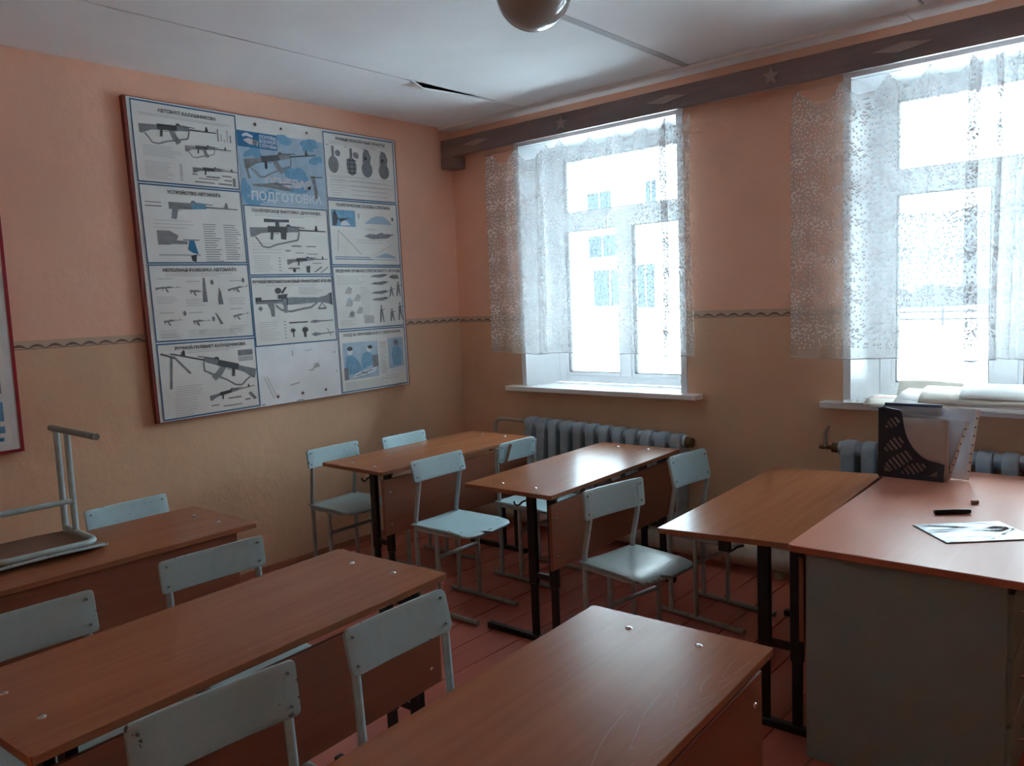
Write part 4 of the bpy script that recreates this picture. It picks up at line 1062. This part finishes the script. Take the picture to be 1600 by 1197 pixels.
# the backing board with its red frame
yA, yB_, zA, zB = 1.836 * K, 3.560 * K, 0.958 * K, 2.576 * K
bd = empty('poster_board', (XL, (yA + yB_) / 2, zA)); tag(bd, 'large red framed board covered with weapon training posters', 'board')
def BD(mb, nm, mat, bev=0.0):
    me = mb.mesh(nm, bev); me.transform(Matrix.Translation(-bd.location)); return put(nm, me, mat, bd)
BD(MB().prism([(1.832 * K, 2.578 * K), (3.548 * K, 2.570 * K), (3.566 * K, 0.979 * K), (1.866 * K, 0.955 * K)], 0, XB - 0.008, XB - 0.0005), 'white_backing', M['boardwhite'])
fr_ = [((1.816, 2.580), (1.834, 2.580), (1.868, 0.953), (1.851, 0.953)), ((3.546, 2.574), (3.556, 2.573), (3.574, 0.977), (3.564, 0.977)),
       ((1.818, 2.582), (3.554, 2.574), (3.554, 2.569), (1.818, 2.576)), ((1.851, 0.9575), (3.572, 0.982), (3.572, 0.976), (1.851, 0.951))]
for q in fr_: BD(MB().prism([(a * K, b * K) for a, b in q], 0, XL, XB - 0.002), 'frame_rail', M['redframe'])

Q = dict(P1=[(1.847,2.570),(2.416,2.567),(1.855,2.168),(2.412,2.167)], P2=[(1.856,2.162),(2.414,2.162),(1.867,1.764),(2.426,1.771)],
 P3=[(1.868,1.760),(2.428,1.767),(1.877,1.366),(2.436,1.365)], P4=[(1.877,1.358),(2.438,1.358),(1.882,0.961),(2.441,0.971)],
 P5=[(2.418,2.566),(2.980,2.562),(2.423,2.097),(2.982,2.099)], P6=[(2.425,2.093),(2.984,2.096),(2.432,1.702),(2.988,1.708)],
 P7=[(2.434,1.698),(2.989,1.702),(2.439,1.304),(2.998,1.308)], P8=[(2.440,1.301),(2.998,1.305),(2.446,0.963),(3.004,0.971)],
 P9=[(2.985,2.560),(3.533,2.561),(2.989,2.165),(3.535,2.168)], P10=[(2.990,2.160),(3.536,2.163),(2.993,1.764),(3.545,1.764)],
 P11=[(2.994,1.759),(3.545,1.760),(3.006,1.368),(3.548,1.372)], P12=[(3.007,1.362),(3.548,1.366),(3.011,0.978),(3.554,0.987)])

p = Print('poster', Q['P1'], 'assault rifle poster with three rifles, top corner of board beside blue cover')
p.text('ink', 'АВТОМАТ КАЛАШНИКОВА', 0.52, 0.885, 0.56, 0.042)
p.lines('inklight', 0.07, 0.95, 0.83, 0.85, 2, 1, 0.007, 0.1)
rifle(p, 0.06, 0.695, 0.74, 0.03); rifle(p, 0.47, 0.50, 0.47, 0.03); rifle(p, 0.53, 0.235, 0.46, 0.0, sling=False, mag=False)
p.lines('inklight', 0.08, 0.44, 0.34, 0.46, 6, 2); p.lines('inklight', 0.08, 0.34, 0.06, 0.26, 9, 3); p.lines('inkmid', 0.40, 0.43, 0.07, 0.26, 8, 4, 0.01)
for k in range(5): p.rect('inkmid' if k in (0, 4) else 'inklight', 0.80 + 0.032 * k, 0.62, 0.813 + 0.032 * k, 0.78 - 0.02 * (k % 3) * 3)
for a in ((0.52, 0.15, 0.57, 0.165), (0.66, 0.13, 0.80, 0.15), (0.82, 0.16, 0.92, 0.175), (0.58, 0.105, 0.78, 0.115), (0.54, 0.055, 0.74, 0.07), (0.78, 0.05, 0.92, 0.07), (0.93, 0.04, 0.96, 0.15), (0.84, 0.105, 0.92, 0.12)): p.rect('inkmid', *a)
p.done()
p = Print('poster', Q['P2'], 'poster of rifle construction with blue trigger detail and two word lists')
p.text('ink', 'УСТРОЙСТВО АВТОМАТА', 0.52, 0.895, 0.53, 0.042)
rifle(p, 0.06, 0.745, 0.90, 0.0, sling=False, stock=False, mag=False, cols=('inkmid', 'inkmidblue', 'inkmid')); p.rect('inkmid', 0.04, 0.72, 0.19, 0.735); p.rect('inkmid', 0.04, 0.77, 0.19, 0.78)
p.poly('inkmid', [(0.29, 0.72), (0.35, 0.72), (0.32, 0.57), (0.27, 0.58)])
p.rect('inkmid', 0.12, 0.24, 0.24, 0.42); p.poly('inkmid', [(0.24, 0.42), (0.32, 0.36), (0.30, 0.30), (0.40, 0.29), (0.40, 0.25), (0.24, 0.25)])
p.rect('inklight', 0.12, 0.10, 0.52, 0.12); p.rect('inkmid', 0.36, 0.30, 0.52, 0.315)
p.poly('inkblue', [(0.42, 0.30), (0.47, 0.30), (0.50, 0.12), (0.44, 0.14), (0.40, 0.18)]); p.poly('ink', [(0.42, 0.10), (0.48, 0.12), (0.47, 0.02), (0.43, 0.03)])
p.lines('inkmid', 0.57, 0.75, 0.03, 0.52, 17, 5, 0.009, 0.4); p.lines('inkmid', 0.78, 0.96, 0.06, 0.52, 16, 6, 0.009, 0.4); p.lines('inklight', 0.10, 0.50, 0.46, 0.55, 3, 7)
p.done()
p = Print('poster', Q['P3'], 'rifle disassembly poster with two rows of small step drawings')
p.text('ink', 'НЕПОЛНАЯ РАЗБОРКА АВТОМАТА', 0.50, 0.905, 0.74, 0.042); p.lines('inklight', 0.15, 0.85, 0.85, 0.875, 2, 1)
for k, (a, b) in enumerate(((0.05, 0.70), (0.32, 0.66), (0.76, 0.66), (0.04, 0.26), (0.32, 0.25), (0.74, 0.28))):
    rifle(p, a, b, 0.24, (0.0, -0.1, 0.12, 0.05, 0.0, 0.15)[k], sling=False, stock=k in (0, 2), cols=('inkmid', 'inkmid', 'inklight'))
    p.lines('inklight', a, a + 0.20, b - 0.20, b - 0.12, 4, 9 + k); p.rect('inklight', a + 0.02, b + 0.11, a + 0.16, b + 0.12)
p.poly('inkmid', [(0.49, 0.50), (0.54, 0.50), (0.53, 0.82), (0.51, 0.82)]); p.poly('inkmid', [(0.65, 0.46), (0.70, 0.46), (0.685, 0.62), (0.665, 0.70)]); p.poly('inkmid', [(0.60, 0.35), (0.62, 0.34), (0.68, 0.20), (0.65, 0.19)])
for a, b in ((0.60, 0.76), (0.30, 0.36), (0.58, 0.27), (0.93, 0.78)): p.ell('inkmid', a, b, 0.016, 0.035, 8)
p.lines('inklight', 0.06, 0.30, 0.05, 0.10, 3, 20); p.lines('inklight', 0.42, 0.88, 0.05, 0.12, 4, 21)
p.done()
p = Print('poster', Q['P4'], 'light machine gun poster with a bipod, at the board bottom corner')
p.text('ink', 'РУЧНОЙ ПУЛЕМЕТ КАЛАШНИКОВА', 0.53, 0.905, 0.72, 0.042); p.lines('inklight', 0.28, 0.86, 0.86, 0.88, 2, 1)
rifle(p, 0.985, 0.53, 0.90, -0.27, -1, bipod=False)
p.line('inkmid', [(0.13, 0.83), (0.10, 0.40)], 0.035); p.line('inkmid', [(0.15, 0.82), (0.30, 0.58)], 0.03); p.line('ink', [(0.03, 0.87), (0.16, 0.80)], 0.02)
p.rect('inkmid', 0.80, 0.76, 0.96, 0.84); p.rect('inklight', 0.80, 0.68, 0.96, 0.75)
p.lines('inklight', 0.14, 0.44, 0.30, 0.42, 5, 3); p.lines('inklight', 0.12, 0.36, 0.04, 0.26, 8, 4)
rifle(p, 0.47, 0.235, 0.49, 0.12, sling=False, mag=False); 
for a in ((0.66, 0.17, 0.80, 0.19), (0.60, 0.07, 0.80, 0.085), (0.48, 0.10, 0.56, 0.115), (0.84, 0.12, 0.90, 0.14)): p.rect('inkmid', *a)
p.poly('inkmid', [(0.88, 0.22), (0.91, 0.23), (0.97, 0.13), (0.94, 0.11)])
p.done()
p = Print('poster', Q['P5'], 'blue camouflage cover poster with a slanted rifle under three red stars', border=False)
V1 = 0.845
p.rect('inkpale', 0.0, 0.0, 1.0, V1)
r5 = random.Random(11)
for (u, v, a, b) in ((0.55, 0.80, 0.10, 0.05), (0.86, 0.78, 0.14, 0.055), (0.20, 0.62, 0.12, 0.05), (0.68, 0.42, 0.16, 0.10), (0.90, 0.60, 0.08, 0.05), (0.30, 0.12, 0.10, 0.06), (0.06, 0.15, 0.06, 0.12), (0.16, 0.05, 0.12, 0.06), (0.62, 0.20, 0.14, 0.03)):
    for q in range(4): p.ell('inkmidblue', u + r5.uniform(-a, a) * 0.6, v + r5.uniform(-b, b) * 0.6, a * r5.uniform(0.4, 0.8), b * r5.uniform(0.5, 0.9), 9, r5.uniform(-0.5, 0.5))
p.rect('inkblue', 0.0, 0.66, 0.44, V1)
p.poly('inkwhite', [(0.05, 0.80), (0.10, 0.83), (0.17, 0.80), (0.17, 0.775), (0.10, 0.79), (0.06, 0.775)]); p.poly('inkpink', [(0.06, 0.74), (0.12, 0.77), (0.23, 0.74), (0.22, 0.69), (0.12, 0.70)]); p.ell('inkmid', 0.19, 0.725, 0.03, 0.035, 9)
for k, s in enumerate(('ОСНОВЫ', 'ВОЕННОЙ', 'СЛУЖБЫ')): p.text('inkwhite', s, 0.335, 0.785 - 0.052 * k, 0.19, 0.038, 0.03)
rifle(p, 0.06, 0.50, 0.86, 0.17, cols=('ink', 'inkmid', 'inkmid'))
p.text('inkpink', 'ОГНЕВАЯ', 0.55, 0.235, 0.55, 0.10, 0.03); p.text('inkwhite', 'ПОДГОТОВКА', 0.52, 0.055, 0.84, 0.10, 0.03)
p.poly('inkmid', [(0.12, 0.235), (0.30, 0.26), (0.40, 0.285), (0.48, 0.25), (0.60, 0.20), (0.50, 0.185), (0.30, 0.21), (0.13, 0.215)]); p.line('ink', [(0.38, 0.26), (0.58, 0.275)], 0.01)
p.poly('inkmid', [(0.82, 0.40), (0.87, 0.41), (0.90, 0.20), (0.89, 0.12), (0.86, 0.12), (0.85, 0.28)]); p.line('ink', [(0.82, 0.385), (0.97, 0.40)], 0.012)
p.line('inkmid', [(0.07, 0.45), (0.10, 0.30)], 0.03); p.line('inkmid', [(0.12, 0.42), (0.20, 0.38), (0.24, 0.31)], 0.012)
for u, v in ((0.21, 0.935), (0.50, 0.935), (0.81, 0.935)): p.star(u, v, 0.022)
p.done()
p = Print('poster', Q['P6'], 'sniper rifle poster with telescopic sight, directly under the blue cover poster')
p.text('ink', 'СНАЙПЕРСКАЯ ВИНТОВКА ДРАГУНОВА', 0.50, 0.905, 0.82, 0.042); p.lines('inklight', 0.12, 0.90, 0.855, 0.88, 2, 1)
rifle(p, 0.05, 0.665, 0.92, 0.0, scope=True, cols=('ink', 'inkmid', 'inkmid'), mag=False); p.poly('ink', [(0.40, 0.63), (0.47, 0.63), (0.46, 0.52), (0.40, 0.53)])
p.lines('inklight', 0.07, 0.40, 0.33, 0.46, 4, 2); p.lines('inklight', 0.07, 0.28, 0.06, 0.28, 8, 3); p.lines('inkmid', 0.35, 0.375, 0.07, 0.25, 5, 4, 0.012)
rifle(p, 0.45, 0.22, 0.52, 0.03, sling=False, mag=False); 
for a in ((0.52, 0.42, 0.64, 0.44), (0.70, 0.42, 0.82, 0.435), (0.44, 0.35, 0.50, 0.37), (0.56, 0.325, 0.66, 0.335), (0.70, 0.31, 0.84, 0.32), (0.46, 0.09, 0.60, 0.11), (0.76, 0.17, 0.88, 0.18)): p.rect('inkmid', *a)
p.ell('ink', 0.53, 0.07, 0.02, 0.03, 8); p.poly('ink', [(0.68, 0.13), (0.73, 0.14), (0.72, 0.03), (0.68, 0.04)]); p.line('inkmid', [(0.78, 0.04), (0.88, 0.12)], 0.02); p.line('inkmid', [(0.86, 0.03), (0.96, 0.12)], 0.015)
p.done()
p = Print('poster', Q['P7'], 'grenade launcher poster directly above the blank whitish sheet')
p.text('ink', 'РУЧНОЙ ПРОТИВОТАНКОВЫЙ ГРАНАТОМЕТ РПГ-7В', 0.50, 0.90, 0.95, 0.042); p.lines('inklight', 0.18, 0.82, 0.86, 0.865, 1, 1)
p.rect('inkmid', 0.04, 0.605, 0.36, 0.66); p.rect('ink', 0.04, 0.64, 0.36, 0.66); p.poly('inkmid', [(0.34, 0.585), (0.46, 0.58), (0.80, 0.60), (0.80, 0.675), (0.46, 0.69), (0.34, 0.67)]); p.rect('ink', 0.40, 0.58, 0.415, 0.69)
p.poly('inkmid', [(0.78, 0.605), (0.90, 0.585), (0.95, 0.565), (0.95, 0.74), (0.90, 0.70), (0.78, 0.67)]); p.poly('ink', [(0.95, 0.56), (0.975, 0.55), (0.975, 0.745), (0.95, 0.735)])
p.rect('ink', 0.04, 0.655, 0.11, 0.70); p.poly('ink', [(0.30, 0.67), (0.40, 0.67), (0.42, 0.74), (0.30, 0.73)]); p.ell('ink', 0.31, 0.79, 0.04, 0.045, 9); p.poly('ink', [(0.36, 0.74), (0.42, 0.84), (0.39, 0.84), (0.34, 0.76)])
p.poly('inkmid', [(0.17, 0.605), (0.25, 0.605), (0.25, 0.42), (0.21, 0.42), (0.20, 0.52)]); p.poly('inkmid', [(0.36, 0.59), (0.41, 0.59), (0.40, 0.46), (0.36, 0.47)])
p.line('inkmid', [(0.27, 0.58), (0.33, 0.51), (0.44, 0.48), (0.58, 0.51), (0.70, 0.53), (0.78, 0.60)], 0.03); p.line('ink', [(0.84, 0.59), (0.79, 0.51)], 0.012); p.line('ink', [(0.84, 0.59), (0.89, 0.51)], 0.012); p.rect('inkmid', 0.785, 0.49, 0.895, 0.52)
p.poly('inkmid', [(0.09, 0.58), (0.12, 0.54), (0.09, 0.50), (0.06, 0.54)]); p.lines('inklight', 0.56, 0.86, 0.73, 0.83, 6, 2)
p.lines('inklight', 0.06, 0.30, 0.09, 0.34, 9, 3); p.lines('inkmid', 0.35, 0.37, 0.10, 0.34, 6, 4, 0.012); p.rect('ink', 0.41, 0.305, 0.64, 0.325); p.ell('ink', 0.45, 0.20, 0.03, 0.03, 8); p.rect('ink', 0.445, 0.10, 0.46, 0.19); p.ell('ink', 0.60, 0.20, 0.04, 0.04, 8); p.rect('ink', 0.58, 0.09, 0.61, 0.18)
p.poly('inkmid', [(0.66, 0.31), (0.72, 0.34), (0.80, 0.325), (0.97, 0.325), (0.97, 0.31), (0.80, 0.305), (0.72, 0.29)]); p.poly('inkmid', [(0.67, 0.12), (0.72, 0.15), (0.80, 0.13), (0.97, 0.14), (0.97, 0.125), (0.80, 0.11), (0.72, 0.09)]); p.line('inkmid', [(0.88, 0.20), (0.93, 0.08)], 0.012)
p.done()
p = Print('poster', Q['P8'], 'blank whitish sheet with three small stars, lowest in the middle column', 'blankpaper', border=False)
for u, v in ((0.205, 0.135), (0.505, 0.135), (0.80, 0.135)): p.star(u, v, 0.036)
p.poly('inklight', [(0.58, 0.52), (0.66, 0.54), (0.68, 0.62), (0.73, 0.64), (0.75, 0.57), (0.68, 0.545), (0.66, 0.51)]); p.line('inklight', [(0.42, 0.90), (0.42, 0.80)], 0.02); p.line('inklight', [(0.58, 0.87), (0.66, 0.89)], 0.012); p.line('inklight', [(0.36, 0.30), (0.48, 0.33)], 0.02); p.line('inklight', [(0.06, 0.50), (0.16, 0.10)], 0.012); p.line('inklight', [(0.09, 0.50), (0.20, 0.10)], 0.010)
for u, v, a in ((0.03, 0.03, 0.025), (0.47, 0.012, 0.05), (0.95, 0.80, 0.012), (0.96, 0.45, 0.01)): p.ell('inklight', u, v, a, 0.02, 8)
p.done()
p = Print('poster', Q['P9'], 'hand grenade poster showing four grenades in a row')
p.text('ink', 'РУЧНЫЕ ОСКОЛОЧНЫЕ ГРАНАТЫ', 0.52, 0.895, 0.70, 0.042); p.lines('inklight', 0.08, 0.95, 0.83, 0.87, 3, 1)
for k, u in enumerate((0.12, 0.37, 0.62, 0.87)):
    if k < 2:
        p.ell('inkmid', u, 0.52, 0.07, 0.13 + 0.01 * k, 16); p.ell('inklight', u - 0.02, 0.56, 0.03, 0.06, 10); p.rect('inkmid', u - 0.018, 0.62, u + 0.018, 0.80); p.ell('inkmid', u + 0.065, 0.70, 0.036, 0.048, 14)
        if k == 1:
            for q in range(4): p.line('ink', [(u - 0.065, 0.42 + 0.065 * q), (u + 0.065, 0.42 + 0.065 * q)], 0.014)
            p.line('ink', [(u - 0.03, 0.40), (u - 0.03, 0.64)], 0.014); p.line('ink', [(u + 0.03, 0.40), (u + 0.03, 0.64)], 0.014)
    else:
        p.ell('inkmid', u - 0.03, 0.50, 0.078, 0.125, 16); p.ell('inklight', u - 0.05, 0.52, 0.04, 0.07, 10); p.poly('inkmid', [(u - 0.09, 0.60), (u + 0.02, 0.60), (u + 0.035, 0.70), (u + 0.0, 0.80), (u - 0.05, 0.82), (u - 0.08, 0.74)]); p.ell('ink', u - 0.045, 0.67, 0.02, 0.03, 8)
    p.rect('inklight', u - 0.09, 0.80, u - 0.05, 0.815)
for v in (0.35, 0.28, 0.21): p.rect('inklight', 0.06, v, 0.96, v + 0.006)
p.lines('inklight', 0.06, 0.26, 0.06, 0.33, 8, 4); p.lines('inklight', 0.34, 0.92, 0.08, 0.30, 4, 5, 0.008, 0.1)
p.done()
p = Print('poster', Q['P10'], 'shooting theory poster with trajectory curves and a lying shooter')
p.text('ink', 'ТЕОРЕТИЧЕСКИЕ ОСНОВЫ СТРЕЛЬБЫ', 0.50, 0.905, 0.78, 0.042)
p.rect('inkmidblue', 0.04, 0.60, 0.37, 0.85); p.rect('inkpale', 0.15, 0.66, 0.36, 0.74); p.poly('ink', [(0.05, 0.61), (0.10, 0.61), (0.13, 0.72), (0.09, 0.84), (0.06, 0.80)]); p.poly('ink', [(0.13, 0.72), (0.30, 0.735), (0.22, 0.70), (0.16, 0.66)]); p.poly('inkwhite', [(0.16, 0.61), (0.30, 0.62), (0.24, 0.69), (0.17, 0.68)])
p.poly('inkpale', [(0.50, 0.66), (0.60, 0.75), (0.70, 0.79), (0.80, 0.78), (0.88, 0.70), (0.90, 0.66)]); p.ell('inkmid', 0.92, 0.75, 0.018, 0.035, 8); p.ell('inklight', 0.42, 0.77, 0.015, 0.045, 8)
p.line('inkmid', [(0.10, 0.22), (0.12, 0.54), (0.20, 0.44), (0.42, 0.18)], 0.008); p.poly('inkmid', [(0.48, 0.46), (0.56, 0.50), (0.66, 0.495), (0.74, 0.53), (0.79, 0.50), (0.90, 0.49), (0.82, 0.44), (0.60, 0.42)]); p.line('ink', [(0.78, 0.50), (0.92, 0.50)], 0.012)
p.poly('inkpale', [(0.60, 0.13), (0.78, 0.20), (0.93, 0.15), (0.93, 0.12)]); p.line('inklight', [(0.52, 0.12), (0.90, 0.34)], 0.006); p.lines('inkblue', 0.05, 0.60, 0.10, 0.13, 2, 4, 0.01, 0.5); p.rect('inkpale', 0.05, 0.09, 0.95, 0.10)
p.lines('inklight', 0.35, 0.85, 0.36, 0.40, 2, 5); p.lines('inklight', 0.50, 0.70, 0.56, 0.58, 2, 6)
p.done()
p = Print('poster', Q['P11'], 'firing positions poster with many small lying, kneeling and standing figures')
p.text('ink', 'ВЕДЕНИЕ ОГНЯ ИЗ СТРЕЛКОВОГО ОРУЖИЯ', 0.51, 0.905, 0.93, 0.042)
p.lines('inklight', 0.05, 0.46, 0.72, 0.84, 5, 1); p.lines('inklight', 0.37, 0.52, 0.12, 0.66, 20, 2); p.rect('inklight', 0.40, 0.08, 0.54, 0.20)
for v in (0.84, 0.72, 0.57, 0.46): p.poly('inkmid', [(0.52, v - 0.01), (0.58, v + 0.02), (0.66, v + 0.025), (0.74, v + 0.04), (0.78, v + 0.01), (0.68, v - 0.025)]); p.line('ink', [(0.66, v + 0.01), (0.80, v + 0.03)], 0.008)
p.poly('inkmid', [(0.80, 0.82), (0.86, 0.86), (0.94, 0.86), (0.96, 0.80), (0.88, 0.79)])
for u, v, hh in ((0.83, 0.50, 0.18), (0.94, 0.50, 0.26), (0.66, 0.08, 0.30), (0.82, 0.09, 0.22), (0.95, 0.10, 0.32)):
    p.poly('inkmid', [(u - 0.035, v), (u - 0.015, v), (u, v + hh * 0.4), (u + 0.02, v), (u + 0.035, v), (u + 0.015, v + hh * 0.75), (u - 0.02, v + hh * 0.75)]); p.ell('inkmid', u, v + hh * 0.86, 0.012, hh * 0.1, 8); p.line('ink', [(u - 0.01, v + hh * 0.7), (u + 0.05, v + hh * 0.72)], 0.008)
for u, v in ((0.20, 0.62), (0.20, 0.42), (0.22, 0.24), (0.32, 0.50), (0.34, 0.30)): p.poly('inklight', [(u - 0.06, v - 0.05), (u, v + 0.06), (u + 0.05, v + 0.03), (u + 0.03, v - 0.06)])
p.ell('inkmid', 0.22, 0.24, 0.03, 0.04, 8); p.ell('inkpale', 0.20, 0.45, 0.03, 0.05, 8); p.lines('inklight', 0.05, 0.28, 0.06, 0.14, 4, 8)
p.done()
p = Print('poster', Q['P12'], 'weapon care poster with blue dressed men at a table')
p.text('ink', 'УХОД ЗА ОРУЖИЕМ И ЕГО СБЕРЕЖЕНИЕ', 0.50, 0.905, 0.86, 0.042)
p.rect('inkpale', 0.05, 0.20, 0.56, 0.80); p.poly('inkmidblue', [(0.06, 0.28), (0.20, 0.28), (0.32, 0.34), (0.25, 0.52), (0.18, 0.60), (0.09, 0.58)]); p.poly('inkmidblue', [(0.32, 0.34), (0.46, 0.40), (0.48, 0.56), (0.42, 0.64), (0.33, 0.60), (0.30, 0.46)])
p.ell('inkwhite', 0.15, 0.65, 0.04, 0.055, 10); p.ell('inkwhite', 0.43, 0.66, 0.035, 0.05, 10); p.ell('ink', 0.15, 0.70, 0.04, 0.035, 10); p.ell('ink', 0.445, 0.70, 0.035, 0.03, 10); p.rect('inkmid', 0.05, 0.20, 0.11, 0.40); p.rect('inkmid', 0.47, 0.36, 0.56, 0.56)
p.poly('inkwhite', [(0.14, 0.21), (0.50, 0.28), (0.54, 0.36), (0.22, 0.29)]); p.line('ink', [(0.22, 0.25), (0.46, 0.32)], 0.012); p.line('ink', [(0.30, 0.30), (0.38, 0.27)], 0.012)
p.lines('inkmid', 0.58, 0.70, 0.24, 0.76, 18, 3, 0.007, 0.3); p.rect('inkpale', 0.72, 0.30, 0.96, 0.82); p.poly('inkmidblue', [(0.79, 0.34), (0.90, 0.34), (0.93, 0.58), (0.88, 0.68), (0.80, 0.66), (0.77, 0.52)]); p.ell('inkmid', 0.85, 0.74, 0.03, 0.045, 10)
p.poly('inkwhite', [(0.74, 0.22), (0.96, 0.26), (0.96, 0.33), (0.74, 0.29)]); p.lines('inklight', 0.06, 0.70, 0.04, 0.15, 6, 4); p.lines('inklight', 0.60, 0.94, 0.14, 0.18, 2, 5)
p.done()

# second board at the photo's left edge
yA2, yB2, z2a, z2b = -0.35, 1.236 * K, 0.930 * K, 2.56 * K
b2 = empty('poster_board', (XL, (yA2 + yB2) / 2, z2a)); tag(b2, 'crimson framed poster board cut off by the left photo edge', 'board')
def B2(mb, nm, mat, bev=0.0):
    me = mb.mesh(nm, bev); me.transform(Matrix.Translation(-b2.location)); return put(nm, me, mat, b2)
B2(MB().box(XB - 0.008, XB - 0.001, yA2, yB2 - 0.01, z2a, z2b), 'white_backing', M['boardwhite'])
for (a, b, c, d) in ((yA2, yB2 - 0.014, z2b - 0.016, z2b), (yA2, yB2 - 0.014, z2a - 0.014, z2a), (yB2 - 0.014, yB2, z2a - 0.014, z2b), (yA2 - 0.014, yA2, z2a - 0.014, z2b)):
    B2(MB().box(XL, XB + 0.002, a, b, c, d), 'frame_rail', M['redframe2'])
q2 = [(yA2 / K + 0.05, 2.50), (1.190, 2.50), (yA2 / K + 0.05, 0.955), (1.190, 0.955)]
p = Print('poster', q2, 'white and blue poster with a column of small pictures at the left photo edge', border=False)
for k, (va, vb, c) in enumerate(((0.035, 0.055, 'inkmidblue'), (0.07, 0.125, 'inkmidblue'), (0.15, 0.20, 'inkmid'), (0.215, 0.27, 'inkblue'), (0.285, 0.31, 'inkblue'), (0.33, 0.34, 'inkblue'), (0.60, 0.63, 'inkblue'))):
    for j in range(8): p.rect(c, 0.04 + 0.12 * j, va, 0.04 + 0.12 * j + 0.105, vb)
p.lines('inklight', 0.70, 0.985, 0.36, 0.57, 18, 4, 0.004, 0.2); p.lines('inklight', 0.05, 0.62, 0.36, 0.57, 18, 6, 0.004, 0.2)
p.rect('inkpale', 0.02, 0.66, 0.98, 0.95); p.rect('inkblue', 0.02, 0.012, 0.98, 0.022)
p.done()

# ------------------------------------------------------------------ outside
gz = -0.9
sn = MB(); n = 40; vs = []
for i in range(n + 1):
    for j in range(n + 1):
        X = -160 + 260 * i / n; Y = 4.9 + 260 * (j / n) ** 1.6
        vs.append((X, Y, gz + 0.18 * math.sin(X * 0.23 + Y * 0.11) * min(1, (Y - 4.9) / 12) + 0.08 * math.sin(X * 0.7 + 1.3 * Y) * min(1, (Y - 4.9) / 12)))
sn.add(vs, [(i * (n + 1) + j, (i + 1) * (n + 1) + j, (i + 1) * (n + 1) + j + 1, i * (n + 1) + j + 1) for i in range(n) for j in range(n)], True)
o = sn.build('snowy_ground', M['snow']); o['kind'] = 'structure'; tag(o, 'snow covered ground outside the windows', 'ground')
hl = MB(); vs = []; nx, ny = 70, 12
for i in range(nx + 1):
    for j in range(ny + 1):
        X = -330 + 480 * i / nx; t = j / ny; Y = 150 + 160 * t
        top = 23 + 5 * math.sin(X * 0.016 + 2.2) + 2.0 * math.sin(X * 0.05) + 0.7 * math.sin(X * 0.21)
        vs.append((X, Y, gz - 0.5 + top * (0.5 - 0.5 * math.cos(math.pi * t)) + 0.8 * math.sin(X * 0.13 + t * 9) * t))
hl.add(vs, [(i * (ny + 1) + j, (i + 1) * (ny + 1) + j, (i + 1) * (ny + 1) + j + 1, i * (ny + 1) + j + 1) for i in range(nx) for j in range(ny)], True)
o = hl.build('hill', M['hill']); o['kind'] = 'structure'; tag(o, 'low snowy hill far beyond the fence', 'hill')
sb = MB(); vs = []; rb = random.Random(5)
for i in range(121):
    X = -150 + 2.0 * i; vs += [(X, 100, gz - 0.3), (X, 100.5, gz + 2.2 + rb.uniform(-0.5, 0.6)), (X, 103, gz - 0.3)]
for i in range(120):
    for k in range(2): sb.add([vs[3 * i + k], vs[3 * i + 3 + k], vs[3 * i + 4 + k], vs[3 * i + 1 + k]], [(0, 1, 2, 3)])
tag(sb.build('shrub_belt', M['fencewood']), 'grey belt of bare shrubs in front of the hill', 'shrubs', kind='stuff')
fe = empty('rail_fence', (-8, 55, gz)); tag(fe, 'wooden rail fence standing in the snow outside', 'fence')
run1 = [(-14.6 + 2.5 * k, 54.0) for k in range(14)]
run2 = [(-14.6 - 1.9 * k, 54.0 - 2.2 * k) for k in range(1, 7)]
for (x_, y_) in run1 + run2:
    MB().box(-0.07, 0.07, -0.07, 0.07, -0.4, 1.45).build('post', M['fencewood'], fe).location = (x_ + 8, y_ - 55, 0)
def rails(a, b):
    for z in (0.35, 0.80, 1.25):
        MB().tube([(a[0] + 8, a[1] - 55, z), (b[0] + 8, b[1] - 55, z)], 0.065, 6).build('rail', M['fencewood'], fe)
rr_ = run2[::-1] + run1
for a, b in zip(rr_, rr_[1:]): rails(a, b)
# pale two-storey house seen through the corner window
ho = empty('house', (-20, 30, gz)); tag(ho, 'pale two-storey house seen through the corner window', 'house')
MB().box(-9, 9, 0, 9, -0.5, 10.0).build('wall', M['housewall'], ho)
MB().prism([(-0.6, 10.0), (9.6, 10.0), (4.5, 12.6)], 0, -9.4, 9.4).build('roof', M['snow'], ho)
for (cx, cz, w_, h_) in ((-0.55, 6.55, 1.25, 1.15), (2.10, 6.45, 0.50, 1.7), (-0.45, 4.75, 1.45, 0.95), (-0.10, 2.9, 1.75, 1.6), (1.75, 2.9, 0.85, 1.85), (-4.0, 6.4, 1.3, 1.5), (-4.0, 2.9, 1.3, 1.6), (5.0, 6.4, 1.3, 1.5), (5.0, 2.9, 1.3, 1.6)):
    f_ = MB().box(cx - w_ / 2 - 0.06, cx + w_ / 2 + 0.06, -0.05, 0.02, cz - h_ / 2 - 0.06, cz + h_ / 2 + 0.06).build('window', M['housewall'], ho)
    MB().box(cx - w_ / 2, cx - 0.03, -0.07, -0.045, cz - h_ / 2, cz + h_ / 2).build('pane', M['housepane'], f_)
    MB().box(cx + 0.03, cx + w_ / 2, -0.07, -0.045, cz - h_ / 2, cz + h_ / 2).build('pane', M['housepane'], f_)
